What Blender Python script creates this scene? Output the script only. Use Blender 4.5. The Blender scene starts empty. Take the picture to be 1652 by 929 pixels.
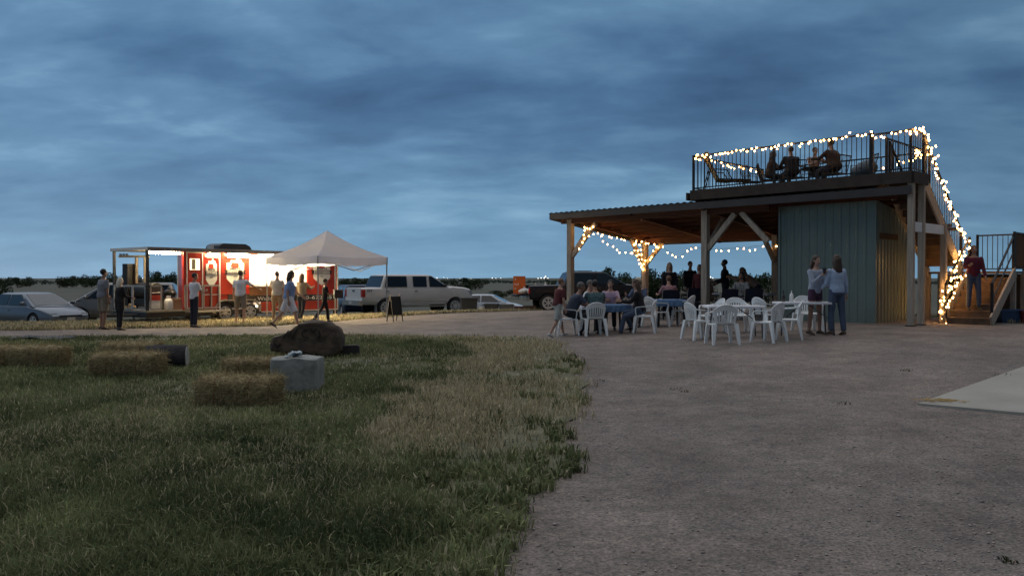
import bpy, math, random
import numpy as np
from math import sin, cos, pi, radians as R, sqrt
from mathutils import Vector, Matrix
random.seed(7); rng = np.random.default_rng(7)
SC = bpy.context.scene
COL = SC.collection

# ------------------------------------------------------------------ camera
cam = bpy.data.cameras.new('camera'); camo = bpy.data.objects.new('camera', cam); COL.objects.link(camo)
CAMH = 1.55; F = 1290.0
cam.sensor_width = 36; cam.lens = 36 * F / 1652; cam.clip_end = 20000; cam.clip_start = 0.05
camo.location = (0, 0, CAMH); camo.rotation_euler = (R(90 - 0.644), 0, 0)
SC.camera = camo
# ------------------------------------------------------------------ colour management
SC.view_settings.view_transform = 'Standard'; SC.view_settings.look = 'None'
SC.view_settings.exposure = 0.15; SC.view_settings.gamma = 1.0
SC.cycles.max_bounces = 6; SC.cycles.diffuse_bounces = 3; SC.cycles.glossy_bounces = 3
SC.cycles.transmission_bounces = 4; SC.cycles.sample_clamp_indirect = 4.0
SC.cycles.use_denoising = True
# ------------------------------------------------------------------ world: dusk sky under a stratus sheet
SUN_AZ = R(-35)          # the sun has just set ahead and to the left
W = bpy.data.worlds.new('World'); SC.world = W; W.use_nodes = True
nt = W.node_tree; N = nt.nodes; Lk = nt.links
for n in list(N): N.remove(n)
def wn(t, **k):
    n = N.new(t)
    for a, b in k.items(): setattr(n, a, b)
    return n
def wmath(op, a, b=None, clamp=False):
    n = wn('ShaderNodeMath', operation=op); n.use_clamp = clamp
    for i, q in enumerate((a, b)):
        if q is None: continue
        if isinstance(q, (int, float)): n.inputs[i].default_value = q
        else: Lk.new(q, n.inputs[i])
    return n.outputs[0]
def wmix(fac, a, b, mode='MIX'):
    n = wn('ShaderNodeMix', data_type='RGBA', blend_type=mode)
    for i, q in ((0, fac), (6, a), (7, b)):
        if isinstance(q, (int, float)): n.inputs[i].default_value = q
        elif isinstance(q, tuple): n.inputs[i].default_value = (*q, 1)
        else: Lk.new(q, n.inputs[i])
    return n.outputs[2]
tc = wn('ShaderNodeTexCoord'); sep = wn('ShaderNodeSeparateXYZ'); Lk.new(tc.outputs['Generated'], sep.inputs[0])
dx, dy, dz = sep.outputs
zz = wmath('MAXIMUM', dz, 0.0)
den = wmath('ADD', zz, 0.20)
cmb = wn('ShaderNodeCombineXYZ')
Lk.new(wmath('DIVIDE', dx, den), cmb.inputs[0]); Lk.new(wmath('DIVIDE', dy, den), cmb.inputs[1])
def cloud(scale, detail, rough, dist, loc, sx, sy, rz):
    mp = wn('ShaderNodeMapping'); Lk.new(cmb.outputs[0], mp.inputs[0])
    mp.inputs['Location'].default_value = loc; mp.inputs['Scale'].default_value = (sx, sy, 1); mp.inputs['Rotation'].default_value = (0, 0, rz)
    n = wn('ShaderNodeTexNoise'); Lk.new(mp.outputs[0], n.inputs['Vector'])
    n.inputs['Scale'].default_value = scale; n.inputs['Detail'].default_value = detail
    n.inputs['Roughness'].default_value = rough; n.inputs['Distortion'].default_value = dist
    return n.outputs['Fac']
c1 = cloud(1.0, 5, 0.5, 0.15, (8.1, 6.4, 0), 0.7, 1.0, R(24))
c2 = cloud(3.2, 6, 0.52, 0.2, (4.4, 8.2, 0), 0.72, 1.0, R(26))
c3 = cloud(7, 5, 0.6, 0.2, (2.2, .7, 0), 0.5, 1.0, R(8))
cl = wmath('ADD', wmath('ADD', wmath('MULTIPLY', c1, 0.56), wmath('MULTIPLY', c2, 0.36)), wmath('MULTIPLY', c3, 0.08))
ramp = wn('ShaderNodeValToRGB'); Lk.new(cl, ramp.inputs[0])
e = ramp.color_ramp.elements
e[0].position = 0.34; e[0].color = (0.038, 0.080, 0.158, 1)
e[1].position = 0.66; e[1].color = (0.205, 0.340, 0.465, 1)
q = e.new(0.46); q.color = (0.064, 0.134, 0.240, 1)
q = e.new(0.55); q.color = (0.104, 0.200, 0.318, 1)
# slightly brighter toward the afterglow, darker away from it
glow = wmath('ADD', wmath('MULTIPLY', dx, sin(SUN_AZ)), wmath('MULTIPLY', dy, cos(SUN_AZ)))
glowf = wmath('MULTIPLY_ADD', glow, 0.42); N[-1].inputs[2].default_value = 0.62
cloudcol = wmix(1.0, ramp.outputs[0], glowf, 'MULTIPLY')
# clear strip low over the horizon
hz = wmath('SUBTRACT', 1.0, wmath('MULTIPLY', zz, 4.2), clamp=True)
hz = wmath('MULTIPLY', wmath('POWER', hz, 1.9), 0.72)
hcol = wmix(1.0, (0.200, 0.350, 0.475), glowf, 'MULTIPLY')
skyc = wmix(hz, cloudcol, hcol)
st = wn('ShaderNodeTexSky', sky_type='NISHITA'); st.sun_disc = False
st.sun_elevation = R(1.0); st.sun_rotation = SUN_AZ; st.altitude = 1500
scaled = wmix(1.0, skyc, (11.0, 11.7, 12.1), 'MULTIPLY')
fin = wmix(0.985, st.outputs[0], scaled)
bg = wn('ShaderNodeBackground'); Lk.new(fin, bg.inputs[0]); bg.inputs[1].default_value = 0.1
wo = wn('ShaderNodeOutputWorld'); Lk.new(bg.outputs[0], wo.inputs[0])
# ------------------------------------------------------------------ very soft last light
sl = bpy.data.lights.new('sun', 'SUN'); sl.energy = 1.2; sl.angle = R(110); sl.color = (1.0, 0.90, 0.80)
slo = bpy.data.objects.new('sun', sl); COL.objects.link(slo); slo.rotation_euler = (R(14), 0, -SUN_AZ + pi)

# ================================================================== helpers
def S(t):
    t = max(0.0, min(1.0, t)); return t * t * (3 - 2 * t)
def Sn(t):
    t = np.clip(t, 0, 1); return t * t * (3 - 2 * t)
def gN(x, y):
    x = np.asarray(x, float); y = np.asarray(y, float)
    w = .06 * x + .02 * y
    near = Sn((44 - y) / 12) * Sn((60 - np.abs(x)) / 20)
    z = .36 * Sn((w - .15) / .85) * near
    z = z - 1.2 * Sn((y - 30) / 30) - 2.0 * Sn((y - 60) / 100)
    z = z - .5 * Sn((-x - 12) / 8) * Sn((y - 26) / 8)
    z = z + 9.0 * Sn((y - 1600) / 1600) - 1.5 * Sn((np.abs(x) - 60) / 100)
    return z
def g(x, y): return float(gN(x, y))
def wp(px, Y): 
    X = (px - 826) / F * Y
    return (X, Y, g(X, Y))
_lat = rng.random((64, 64))
def vnoise(x, y):
    x = np.asarray(x, float); y = np.asarray(y, float)
    xi = np.floor(x).astype(int); yi = np.floor(y).astype(int); fx = x - xi; fy = y - yi
    fx = fx * fx * (3 - 2 * fx); fy = fy * fy * (3 - 2 * fy)
    a = _lat[xi % 64, yi % 64]; b = _lat[(xi + 1) % 64, yi % 64]; c = _lat[xi % 64, (yi + 1) % 64]; d = _lat[(xi + 1) % 64, (yi + 1) % 64]
    return (a * (1 - fx) + b * fx) * (1 - fy) + (c * (1 - fx) + d * fx) * fy
def fbm(x, y, o=4):
    s = 0; a = .5
    for i in range(o): s = s + a * vnoise(x * 2 ** i + 7.3 * i, y * 2 ** i + 3.1 * i); a *= .5
    return s / (1 - .5 ** o)

# ------------------------------------------------------------------ materials
MATS = {}
def M(name, col, rough=.6, metal=0.0, var=.12, scale=6.0, bump=0.0, bscale=60.0, col2=None, spec=.5, stretch=None, detail=4):
    if name in MATS: return MATS[name]
    m = bpy.data.materials.new(name); m.use_nodes = True; MATS[name] = m
    t = m.node_tree; b = t.nodes['Principled BSDF']
    b.inputs['Roughness'].default_value = rough; b.inputs['Metallic'].default_value = metal
    b.inputs['Specular IOR Level'].default_value = spec
    tcn = t.nodes.new('ShaderNodeTexCoord'); mp = t.nodes.new('ShaderNodeMapping')
    t.links.new(tcn.outputs['Object'], mp.inputs[0])
    if stretch: mp.inputs['Scale'].default_value = stretch
    n = t.nodes.new('ShaderNodeTexNoise'); t.links.new(mp.outputs[0], n.inputs['Vector'])
    n.inputs['Scale'].default_value = scale; n.inputs['Detail'].default_value = detail; n.inputs['Roughness'].default_value = .6
    r = t.nodes.new('ShaderNodeValToRGB'); t.links.new(n.outputs['Fac'], r.inputs[0])
    if col2 is None: lo = tuple(c * (1 - var) for c in col); hi = tuple(min(1, c * (1 + var)) for c in col)
    else: lo, hi = col, col2
    r.color_ramp.elements[0].position = .32; r.color_ramp.elements[1].position = .68
    r.color_ramp.elements[0].color = (*lo, 1); r.color_ramp.elements[1].color = (*hi, 1)
    t.links.new(r.outputs[0], b.inputs['Base Color'])
    if bump:
        n2 = t.nodes.new('ShaderNodeTexNoise'); t.links.new(mp.outputs[0], n2.inputs['Vector'])
        n2.inputs['Scale'].default_value = bscale; n2.inputs['Detail'].default_value = 5
        bp = t.nodes.new('ShaderNodeBump'); bp.inputs['Strength'].default_value = bump; bp.inputs['Distance'].default_value = .02
        t.links.new(n2.outputs['Fac'], bp.inputs['Height']); t.links.new(bp.outputs[0], b.inputs['Normal'])
    return m
def emit(name, col, strength):
    if name in MATS: return MATS[name]
    m = bpy.data.materials.new(name); m.use_nodes = True; MATS[name] = m
    t = m.node_tree; b = t.nodes['Principled BSDF']
    b.inputs['Base Color'].default_value = (*[min(1, c) for c in col], 1)
    b.inputs['Emission Color'].default_value = (*col, 1); b.inputs['Emission Strength'].default_value = strength
    return m
def attrmat(name, rough=.8, transl=0.0):
    m = bpy.data.materials.new(name); m.use_nodes = True; MATS[name] = m
    t = m.node_tree; b = t.nodes['Principled BSDF']; b.inputs['Roughness'].default_value = rough; b.inputs['Specular IOR Level'].default_value = .15
    a = t.nodes.new('ShaderNodeAttribute'); a.attribute_name = 'tint'; t.links.new(a.outputs['Color'], b.inputs['Base Color'])
    if transl:
        tr = t.nodes.new('ShaderNodeBsdfTranslucent'); t.links.new(a.outputs['Color'], tr.inputs[0])
        mx = t.nodes.new('ShaderNodeMixShader'); mx.inputs[0].default_value = transl
        t.links.new(b.outputs[0], mx.inputs[1]); t.links.new(tr.outputs[0], mx.inputs[2])
        t.links.new(mx.outputs[0], t.nodes['Material Output'].inputs[0])
    return m

wood = M('wood_post', (.36, .31, .25), .8, var=.25, scale=3, stretch=(6, 6, .6), bump=.25, bscale=30)
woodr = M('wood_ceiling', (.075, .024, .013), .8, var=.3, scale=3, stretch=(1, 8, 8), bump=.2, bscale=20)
woodd = M('wood_dark', (.045, .034, .027), .85, var=.3, scale=3, bump=.25, bscale=30)
woods = M('wood_stair', (.13, .09, .06), .85, var=.3, scale=4, bump=.25, bscale=30)
roofm = M('roof_metal', (.055, .05, .05), .55, .3, var=.15, scale=2)
teal = M('siding_teal', (.175, .215, .190), .36, .3, var=.07, scale=1.5, spec=.5)
iron = M('iron_black', (.02, .02, .022), .5, .6, var=.2)
concrete = M('concrete', (.34, .345, .34), .85, var=.12, scale=2.5, bump=.3, bscale=25)
red = M('trailer_red', (.40, .030, .014), .32, 0, var=.06, scale=1.2)
white = M('white_paint', (.78, .77, .74), .5, 0, var=.05, scale=3)
alu = M('aluminium', (.42, .41, .40), .42, .7, var=.12, scale=8)
black = M('black_paint', (.012, .012, .014), .45, 0, var=.3)
rubber = M('rubber', (.018, .018, .02), .85, 0, var=.2)
steel = M('steel_rim', (.62, .62, .62), .35, .3, var=.1)
glass = M('car_glass', (.012, .016, .02), .06, 0, var=.1, spec=.8)
plastic = M('chair_plastic', (.84, .87, .87), .45, 0, var=.04, scale=3)
tabletop_m = M('table_plastic', (.72, .73, .77), .5, 0, var=.05, scale=3)
bluecloth = M('blue_cloth', (.10, .19, .34), .85, 0, var=.45, scale=9)
wire = M('wire_black', (.01, .01, .01), .7)

def grain(m, scale, lo, hi, p0=.35, p1=.65, detail=3):
    # multiply a second, finer noise into the base colour
    t = m.node_tree; b = t.nodes['Principled BSDF']; src = b.inputs['Base Color'].links[0].from_socket
    tcn = t.nodes.new('ShaderNodeTexCoord'); n = t.nodes.new('ShaderNodeTexNoise'); t.links.new(tcn.outputs['Object'], n.inputs['Vector']); n.inputs['Scale'].default_value = scale; n.inputs['Detail'].default_value = detail; n.inputs['Roughness'].default_value = .7
    r = t.nodes.new('ShaderNodeValToRGB'); t.links.new(n.outputs['Fac'], r.inputs[0]); r.color_ramp.elements[0].position = p0; r.color_ramp.elements[1].position = p1
    r.color_ramp.elements[0].color = (*lo, 1); r.color_ramp.elements[1].color = (*hi, 1)
    mx = t.nodes.new('ShaderNodeMix'); mx.data_type = 'RGBA'; mx.blend_type = 'MULTIPLY'; mx.inputs[0].default_value = 1
    t.links.new(src, mx.inputs[6]); t.links.new(r.outputs[0], mx.inputs[7]); t.links.new(mx.outputs[2], b.inputs['Base Color'])
# ------------------------------------------------------------------ mesh builder
class MB:
    def __init__(s): s.v = []; s.f = []; s.m = []
    def add(s, vs, fs, mi=0):
        o = len(s.v); s.v.extend([tuple(v) for v in vs]); s.f.extend([tuple(i + o for i in f) for f in fs]); s.m.extend([mi] * len(fs)); return s
    def box(s, x0, x1, y0, y1, z0, z1, mi=0):
        v = [(x, y, z) for z in (z0, z1) for y in (y0, y1) for x in (x0, x1)]
        return s.add(v, [(0, 2, 3, 1), (4, 5, 7, 6), (0, 1, 5, 4), (2, 6, 7, 3), (0, 4, 6, 2), (1, 3, 7, 5)], mi)
    def beam(s, p0, p1, w, h, mi=0, up=(0, 0, 1)):
        p0 = Vector(p0); p1 = Vector(p1); d = (p1 - p0).normalized(); u = Vector(up)
        if abs(d.dot(u)) > .98: u = Vector((0, 1, 0))
        a = d.cross(u).normalized(); b = a.cross(d).normalized()
        v = []
        for p in (p0, p1):
            for i, j in ((-1, -1), (1, -1), (1, 1), (-1, 1)): v.append(p + a * (w / 2 * i) + b * (h / 2 * j))
        return s.add(v, [(3, 2, 1, 0), (4, 5, 6, 7), (0, 1, 5, 4), (1, 2, 6, 5), (2, 3, 7, 6), (3, 0, 4, 7)], mi)
    def loft(s, rings, mi=0, caps=True):
        n = len(rings[0]); v = [p for r in rings for p in r]; f = []
        for i in range(len(rings) - 1):
            for j in range(n):
                k = (j + 1) % n; f.append((i * n + j, i * n + k, (i + 1) * n + k, (i + 1) * n + j))
        if caps: f.append(tuple(range(n))[::-1]); f.append(tuple((len(rings) - 1) * n + j for j in range(n)))
        return s.add(v, f, mi)
    def tube(s, pts, rad, n=8, mi=0, caps=True, flat=1.0):
        pts = [Vector(p) for p in pts]
        if isinstance(rad, (int, float)): rad = [rad] * len(pts)
        rings = []; a = None
        for i, p in enumerate(pts):
            d = (pts[min(i + 1, len(pts) - 1)] - pts[max(i - 1, 0)]).normalized()
            if a is None:
                u = Vector((0, 0, 1)) if abs(d.z) < .9 else Vector((1, 0, 0)); a = d.cross(u).normalized()
            else:
                a = (a - d * a.dot(d)).normalized()
            b = d.cross(a)
            rings.append([p + a * (cos(2 * pi * k / n) * rad[i]) + b * (sin(2 * pi * k / n) * rad[i] * flat) for k in range(n)])
        return s.loft(rings, mi, caps)
    def sph(s, c, r, nu=10, nv=7, mi=0, fn=None):
        if isinstance(r, (int, float)): r = (r, r, r)
        c = Vector(c); rings = []
        for i in range(1, nv):
            th = pi * i / nv
            rings.append([c + Vector((r[0] * sin(th) * cos(2 * pi * j / nu), r[1] * sin(th) * sin(2 * pi * j / nu), -r[2] * cos(th))) for j in range(nu)])
        v = [p for q in rings for p in q]; v += [c - Vector((0, 0, r[2])), c + Vector((0, 0, r[2]))]
        f = []
        for i in range(nv - 2):
            for j in range(nu): k = (j + 1) % nu; f.append((i * nu + j, i * nu + k, (i + 1) * nu + k, (i + 1) * nu + j))
        b, t = len(v) - 2, len(v) - 1
        for j in range(nu): k = (j + 1) % nu; f.append((b, k, j)); f.append((t, (nv - 2) * nu + j, (nv - 2) * nu + k))
        return s.add(v, f, mi)
    def prism(s, poly, p0, ax, ay, az, mi=0):
        p0, ax, ay, az = Vector(p0), Vector(ax), Vector(ay), Vector(az); n = len(poly)
        v = [p0 + ax * x + ay * y for x, y in poly]; v += [q + az for q in v]
        f = [tuple(range(n))[::-1], tuple(range(n, 2 * n))] + [(i, (i + 1) % n, n + (i + 1) % n, n + i) for i in range(n)]
        return s.add(v, f, mi)
    def disc(s, c, ax, r, w, n=20, mi=0):      # short cylinder along unit axis ax centred at c
        c = Vector(c); ax = Vector(ax); return s.tube([c - ax * w / 2, c + ax * w / 2], r, n, mi)
    def mesh(s, name):
        me = bpy.data.meshes.new(name); me.from_pydata(s.v, [], s.f); me.polygons.foreach_set('material_index', s.m); me.update(); return me
    def build(s, name, mats, parent=None, smooth=0, loc=None, rotz=0):
        me = s.mesh(name)
        for m in (mats if isinstance(mats, (list, tuple)) else [mats]): me.materials.append(m)
        if smooth:
            me.shade_smooth()
            if smooth < 180: me.set_sharp_from_angle(angle=R(smooth))
        o = bpy.data.objects.new(name, me); COL.objects.link(o)
        if parent: o.parent = parent
        if loc is not None: o.location = loc
        o.rotation_euler = (0, 0, rotz)
        return o
def tag(o, label=None, cat=None, group=None, kind=None):
    for k, v in (('label', label), ('category', cat), ('group', group), ('kind', kind)):
        if v: o[k] = v
    return o
def thing(name, label, cat, loc=(0, 0, 0), rotz=0, group=None):
    o = bpy.data.objects.new(name, None); COL.objects.link(o); o.location = loc; o.rotation_euler = (0, 0, rotz); o.empty_display_size = .2
    return tag(o, label, cat, group)
def copy_tree(o, parent=None):
    c = o.copy(); COL.objects.link(c); c.parent = parent
    for ch in o.children: copy_tree(ch, c)
    return c
def inst(name, src, parent, loc, rot=(0, 0, 0), scale=None):
    o = bpy.data.objects.new(name, src.data if hasattr(src, 'data') else src); COL.objects.link(o); o.parent = parent; o.location = loc; o.rotation_euler = rot
    if scale: o.scale = scale
    return o
# deferred evaluation: shapes that need a modifier or a font are evaluated once, together
QUEUE = []
def defer(tmp, final, post=None): QUEUE.append((tmp, final, post))
def flush():
    bpy.context.view_layer.update()
    dg = bpy.context.evaluated_depsgraph_get()
    for tmp, final, post in QUEUE:
        me = bpy.data.meshes.new_from_object(tmp.evaluated_get(dg))
        old = final.data; mats = [m for m in old.materials]
        me.materials.clear()
        for m in mats: me.materials.append(m)
        me.name = final.name
        if post: me = post(me) or me
        final.data = me
    for tmp, _, _ in QUEUE:
        d = tmp.data; bpy.data.objects.remove(tmp)
    QUEUE.clear()
def holder(name, mats, parent):
    me = bpy.data.meshes.new(name)
    for m in (mats if isinstance(mats, (list, tuple)) else [mats]): me.materials.append(m)
    o = bpy.data.objects.new(name, me); COL.objects.link(o); o.parent = parent; return o
def remeshed(mb, name, mats, parent, voxel, smooth_it=2, extra=None):
    t = bpy.data.objects.new('tmp', mb.mesh('tmp')); COL.objects.link(t)
    md = t.modifiers.new('r', 'REMESH'); md.mode = 'VOXEL'; md.voxel_size = voxel; md.use_smooth_shade = True
    if smooth_it: sm = t.modifiers.new('s', 'SMOOTH'); sm.iterations = smooth_it; sm.factor = .5
    o = holder(name, mats, parent)
    def post(me):
        me.shade_smooth()
        me.polygons.foreach_set('material_index', [0] * len(me.polygons))
        if extra is not None and extra.v:
            n = len(me.vertices); vs = np.empty(n * 3); me.vertices.foreach_get('co', vs)
            fs = [tuple(p.vertices) for p in me.polygons]
            m2 = bpy.data.meshes.new(name)
            m2.from_pydata([tuple(a) for a in vs.reshape(-1, 3)] + extra.v, [], fs + [tuple(i + n for i in f) for f in extra.f])
            m2.polygons.foreach_set('material_index', [0] * len(fs) + extra.m)
            for m in me.materials: m2.materials.append(m)
            m2.shade_smooth(); return m2
    defer(t, o, post); return o
def text(name, s, size, mat, parent, origin, ax, ay, depth=.004, align='LEFT', maxw=None, shear=0):
    """flat print, as thin raised letters standing in the plane (ax, ay)"""
    c = bpy.data.curves.new('t', 'FONT'); c.body = s; c.size = size; c.extrude = depth / 2; c.align_x = align; c.resolution_u = 2; c.shear = shear; c.offset = size * .012
    t = bpy.data.objects.new('t', c); COL.objects.link(t)
    o = holder(name, mat, parent)
    ax = Vector(ax).normalized(); ay = Vector(ay).normalized(); az = ax.cross(ay)
    m = Matrix((ax, ay, az)).transposed().to_4x4(); m.translation = Vector(origin)
    def post(me):
        if maxw:
            xs = [v.co.x for v in me.vertices]; w = max(xs) - min(xs)
            k = maxw / w
            for v in me.vertices: v.co.x *= k
        me.transform(m)
    defer(t, o, post); return o

# ================================================================== ground
def gridmesh(name, xs, ys, zf, mat, smooth=True):
    X, Y = np.meshgrid(xs, ys, indexing='xy'); Z = zf(X, Y)
    co = np.stack([X, Y, Z], -1).reshape(-1, 3); nx, ny = len(xs), len(ys)
    i, j = np.meshgrid(np.arange(nx - 1), np.arange(ny - 1), indexing='xy'); a = (j * nx + i).ravel()
    f = np.stack([a, a + 1, a + nx + 1, a + nx], -1)
    return npmesh(name, co, f, mat, smooth)
def npmesh(name, co, faces, mat, smooth=False, tint=None):
    k = faces.shape[1]; me = bpy.data.meshes.new(name)
    me.vertices.add(len(co)); me.vertices.foreach_set('co', np.ascontiguousarray(co, dtype=np.float32).ravel())
    me.loops.add(faces.size); me.loops.foreach_set('vertex_index', np.ascontiguousarray(faces, dtype=np.int32).ravel())
    me.polygons.add(len(faces)); me.polygons.foreach_set('loop_start', np.arange(0, faces.size, k, dtype=np.int32))
    if tint is not None:
        at = me.attributes.new('tint', 'FLOAT_COLOR', 'POINT'); at.data.foreach_set('color', np.ascontiguousarray(np.concatenate([tint, np.ones((len(tint), 1))], 1), dtype=np.float32).ravel())
    me.update(calc_edges=True); me.validate()
    me.materials.append(mat)
    if smooth: me.shade_smooth()
    o = bpy.data.objects.new(name, me); COL.objects.link(o); return o
ybX = [-60, -22, -14, -8, -5.4, -3.3, 1, 8, 11.5, 12.6, 13.2, 60]
ybY = [21, 22.6, 24.2, 26.3, 31, 34, 37, 40, 38, 26, 21.2, 20.5]
def yb(x): return np.interp(x, ybX, ybY) + .35 * (fbm(np.asarray(x) * .9, np.asarray(x) * 0 + 3.3) - .5)
XR_Y = [-8, 0, 4.1, 5.26, 6.2, 8.0, 9.2, 10.5, 13.2, 17.5, 19.4, 20.4, 21.0]
XR_X = [-.8, -.5, -.18, -.05, .36, .42, .72, .95, 1.1, 1.05, .6, -.6, -3.5]
def xr(y): return np.interp(y, XR_Y, XR_X) + .5 * (fbm(np.asarray(y) * 1.3, np.asarray(y) * 0 + 9.1) - .5)
def lawn_top(x): return np.interp(x, [-60, -12, -4, 2], [19.3, 20.6, 21.3, 21.0])
# terrain, out to the horizon
def grade(a, lim, n): 
    t = np.linspace(0, 1, n); return a * t + (lim - a) * t ** 4
gx = grade(90, 5000, 70); gx = np.concatenate([-gx[:0:-1], gx]); gy = np.concatenate([-grade(60, 3000, 25)[:0:-1], grade(110, 6500, 110)])
def terr(X, Y):
    z = gN(X, Y); inside = (Y < np.interp(X, ybX, ybY) - .7) & (Y > -9) & (X > -48) & (X < 48)
    far = np.clip((Y - 100) / 400, 0, 1)
    return np.where(inside, z - .12, z + .0) + far * 2.0 * (fbm(X * .004, Y * .004) - .5)
terrain_m = M('prairie', (.045, .055, .030), .9, 0, scale=.09, col2=(.115, .10, .06), bump=.4, bscale=3, detail=8)
tag(gridmesh('ground', gx, gy, terr, terrain_m), kind='structure')
# the gravel yard: one sheet whose far edge follows the road side
gravel_m = M('gravel', (.145, .125, .107), .95, 0, scale=1.1, col2=(.250, .218, .190), bump=1.0, bscale=34, detail=14)
grain(gravel_m, 45, (.55, .55, .57), (1.45, 1.42, 1.4)); grain(gravel_m, 7, (.72, .73, .76), (1.15, 1.13, 1.12), .3, .6, 6); grain(gravel_m, .3, (.76, .77, .80), (1.16, 1.13, 1.10), .3, .7, 6)
def strip(name, us, ts, xf, yf, mat, dz):
    U, T = np.meshgrid(us, ts, indexing='xy'); X, Y = xf(U, T), yf(U, T)
    co = np.stack([X, Y, gN(X, Y) + dz + .012 * (fbm(X * .7, Y * .7) - .5)], -1).reshape(-1, 3)
    nx, ny = len(us), len(ts); i, j = np.meshgrid(np.arange(nx - 1), np.arange(ny - 1), indexing='xy'); a = (j * nx + i).ravel()
    return npmesh(name, co, np.stack([a, a + 1, a + nx + 1, a + nx], -1), mat, True)
tag(strip('gravel_yard', np.linspace(-50, 50, 334), np.linspace(0, 1, 150), lambda u, t: u, lambda u, t: -10 + t * (yb(u) + 10), gravel_m, .012), kind='structure')
lawn_m = M('lawn_soil', (.07, .078, .04), .95, 0, scale=1.6, col2=(.21, .19, .12), bump=.6, bscale=20, detail=10)
tag(strip('lawn', np.linspace(0, 1, 160) ** .6, np.linspace(0, 1, 140), lambda u, t: -50 + u * (xr(-8 + t * 29) + 50), lambda u, t: -8 + t * (lawn_top(-50 + u * 51) + 8) * np.clip(1.0, 0, 1), lawn_m, .03), kind='structure')
# concrete pad on the right
def gp(px, py):
    Y = 10.
    for _ in range(30): X = (px - 826) / F * Y; Y = (CAMH - g(X, Y)) * F / (py - 450)
    return (px - 826) / F * Y, Y
A = gp(1482, 656); B = gp(1652, 594); D = gp(1652, 672)
A, B, D = Vector(A), Vector(B), Vector(D); B2 = A + (B - A) * 1.8; D2 = A + (D - A) * 5; C2 = B2 + D2 - A
pad = MB()
pp = [A, D2, C2, B2]; zt = [g(*p) + .04 for p in pp]
v = [(p.x, p.y, z) for p, z in zip(pp, zt)] + [(p.x, p.y, z - .3) for p, z in zip(pp, zt)]
pad.add(v, [(0, 1, 2, 3), (0, 4, 5, 1), (1, 5, 6, 2), (2, 6, 7, 3), (3, 7, 4, 0)])
tag(pad.build('concrete_pad', M('pad_concrete', (.30, .285, .245), .8, 0, scale=1.3, col2=(.385, .37, .32), bump=.25, bscale=30)), kind='structure')

# ------------------------------------------------------------------ grass, verge, pebbles
grass_m = attrmat('grass_blades', .75, .25)
def blades(name, P, L, Wd, col, lean, kind='stuff', cat=None, label=None):
    n = len(P); az = rng.random(n) * 2 * pi; wa = rng.random(n) * 2 * pi
    d = np.stack([np.cos(az), np.sin(az)], -1) * (lean * L)[:, None]
    wv = np.stack([np.cos(wa), np.sin(wa), 0 * wa], -1) * Wd[:, None]
    mid = P + np.concatenate([d * .35, (L * .6)[:, None]], 1); up = np.sqrt(np.clip(1 - np.minimum(lean, .95) ** 2, .08, 1))
    tip = P + np.concatenate([d, (L * up)[:, None]], 1)
    co = np.stack([P - wv, P + wv, mid - wv * .75, mid + wv * .75, tip], 1).reshape(-1, 3)
    b = (np.arange(n) * 5)[:, None]
    f = np.concatenate([b + [0, 1, 3], b + [0, 3, 2], b + [2, 3, 4]], 0)
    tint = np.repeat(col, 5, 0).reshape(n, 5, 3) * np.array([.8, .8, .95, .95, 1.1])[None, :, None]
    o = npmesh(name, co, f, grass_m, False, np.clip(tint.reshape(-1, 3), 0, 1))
    return tag(o, label, cat, None, kind)
def tufts(x, y, per, h, wd, straw, spread):
    n = len(x); X = np.repeat(x, per); Y = np.repeat(y, per); m = n * per
    r = np.repeat(spread, per) * np.sqrt(rng.random(m)); a = rng.random(m) * 2 * pi
    X = X + r * np.cos(a); Y = Y + r * np.sin(a)
    P = np.stack([X, Y, gN(X, Y) + .015], -1)
    L = np.repeat(h, per) * rng.uniform(.5, 1.25, m); Wd = np.repeat(wd, per) * rng.uniform(.6, 1.3, m)
    st = rng.random(m) < np.repeat(straw, per)
    tone = np.repeat(np.clip((.55 * fbm(x * .9 + 5, y * .7) + .45 * fbm(x * 3.1, y * 2.6 + 40) - .3) * 2.0 + rng.normal(0, .12, n), 0, 1), per)[:, None]
    green = np.array([.065, .088, .038]) * (1 - tone) + np.array([.35, .38, .18]) * tone
    tone2 = rng.random(m)[:, None]
    dry = np.array([.34, .285, .16]) * (1 - tone2) + np.array([.66, .58, .40]) * tone2
    col = np.where(st[:, None], dry, green) * rng.uniform(.7, 1.3, m)[:, None]
    return P, L, Wd, col, rng.uniform(.15, .95, m)
n = 72000
y = np.exp(rng.uniform(np.log(3.5), np.log(21.6), n)); x0 = -(.68 * y + 1.2)
x = x0 + (xr(y) + .12 - x0) * rng.random(n)
ok = y < lawn_top(x) + .25; x, y = x[ok], y[ok]
edge = xr(y) - x
dens = fbm(x * .55 + 11, y * .55); thin = edge < 1.5 * fbm(x * 1.8, y * 1.2 + 4) - .15 + .4 * rng.random(len(x))
ok = (rng.random(len(x)) < np.clip(-.05 + 1.7 * dens, .05, 1)) & ~(thin & (rng.random(len(x)) < .8)); x, y, edge = x[ok], y[ok], edge[ok]
straw = .05 + .4 * np.clip(fbm(x * .45 + 3, y * .45 + 8) - .52, 0, 1) * 3
straw = np.where((edge < .3 + 3.0 * fbm(y * .7, x * .4 + 2)) & (y > 6.8), .80 + 1.3 * (fbm(x * .8, y * .5) - .45), straw); straw = np.clip(straw, .04, .95)
h = (.045 + .12 * dens[ok]) * np.where(straw > .6, 1.25, 1)
b1 = tufts(x, y, 5, h, .0024 + .00035 * y, straw, .05 + .004 * y)
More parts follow.
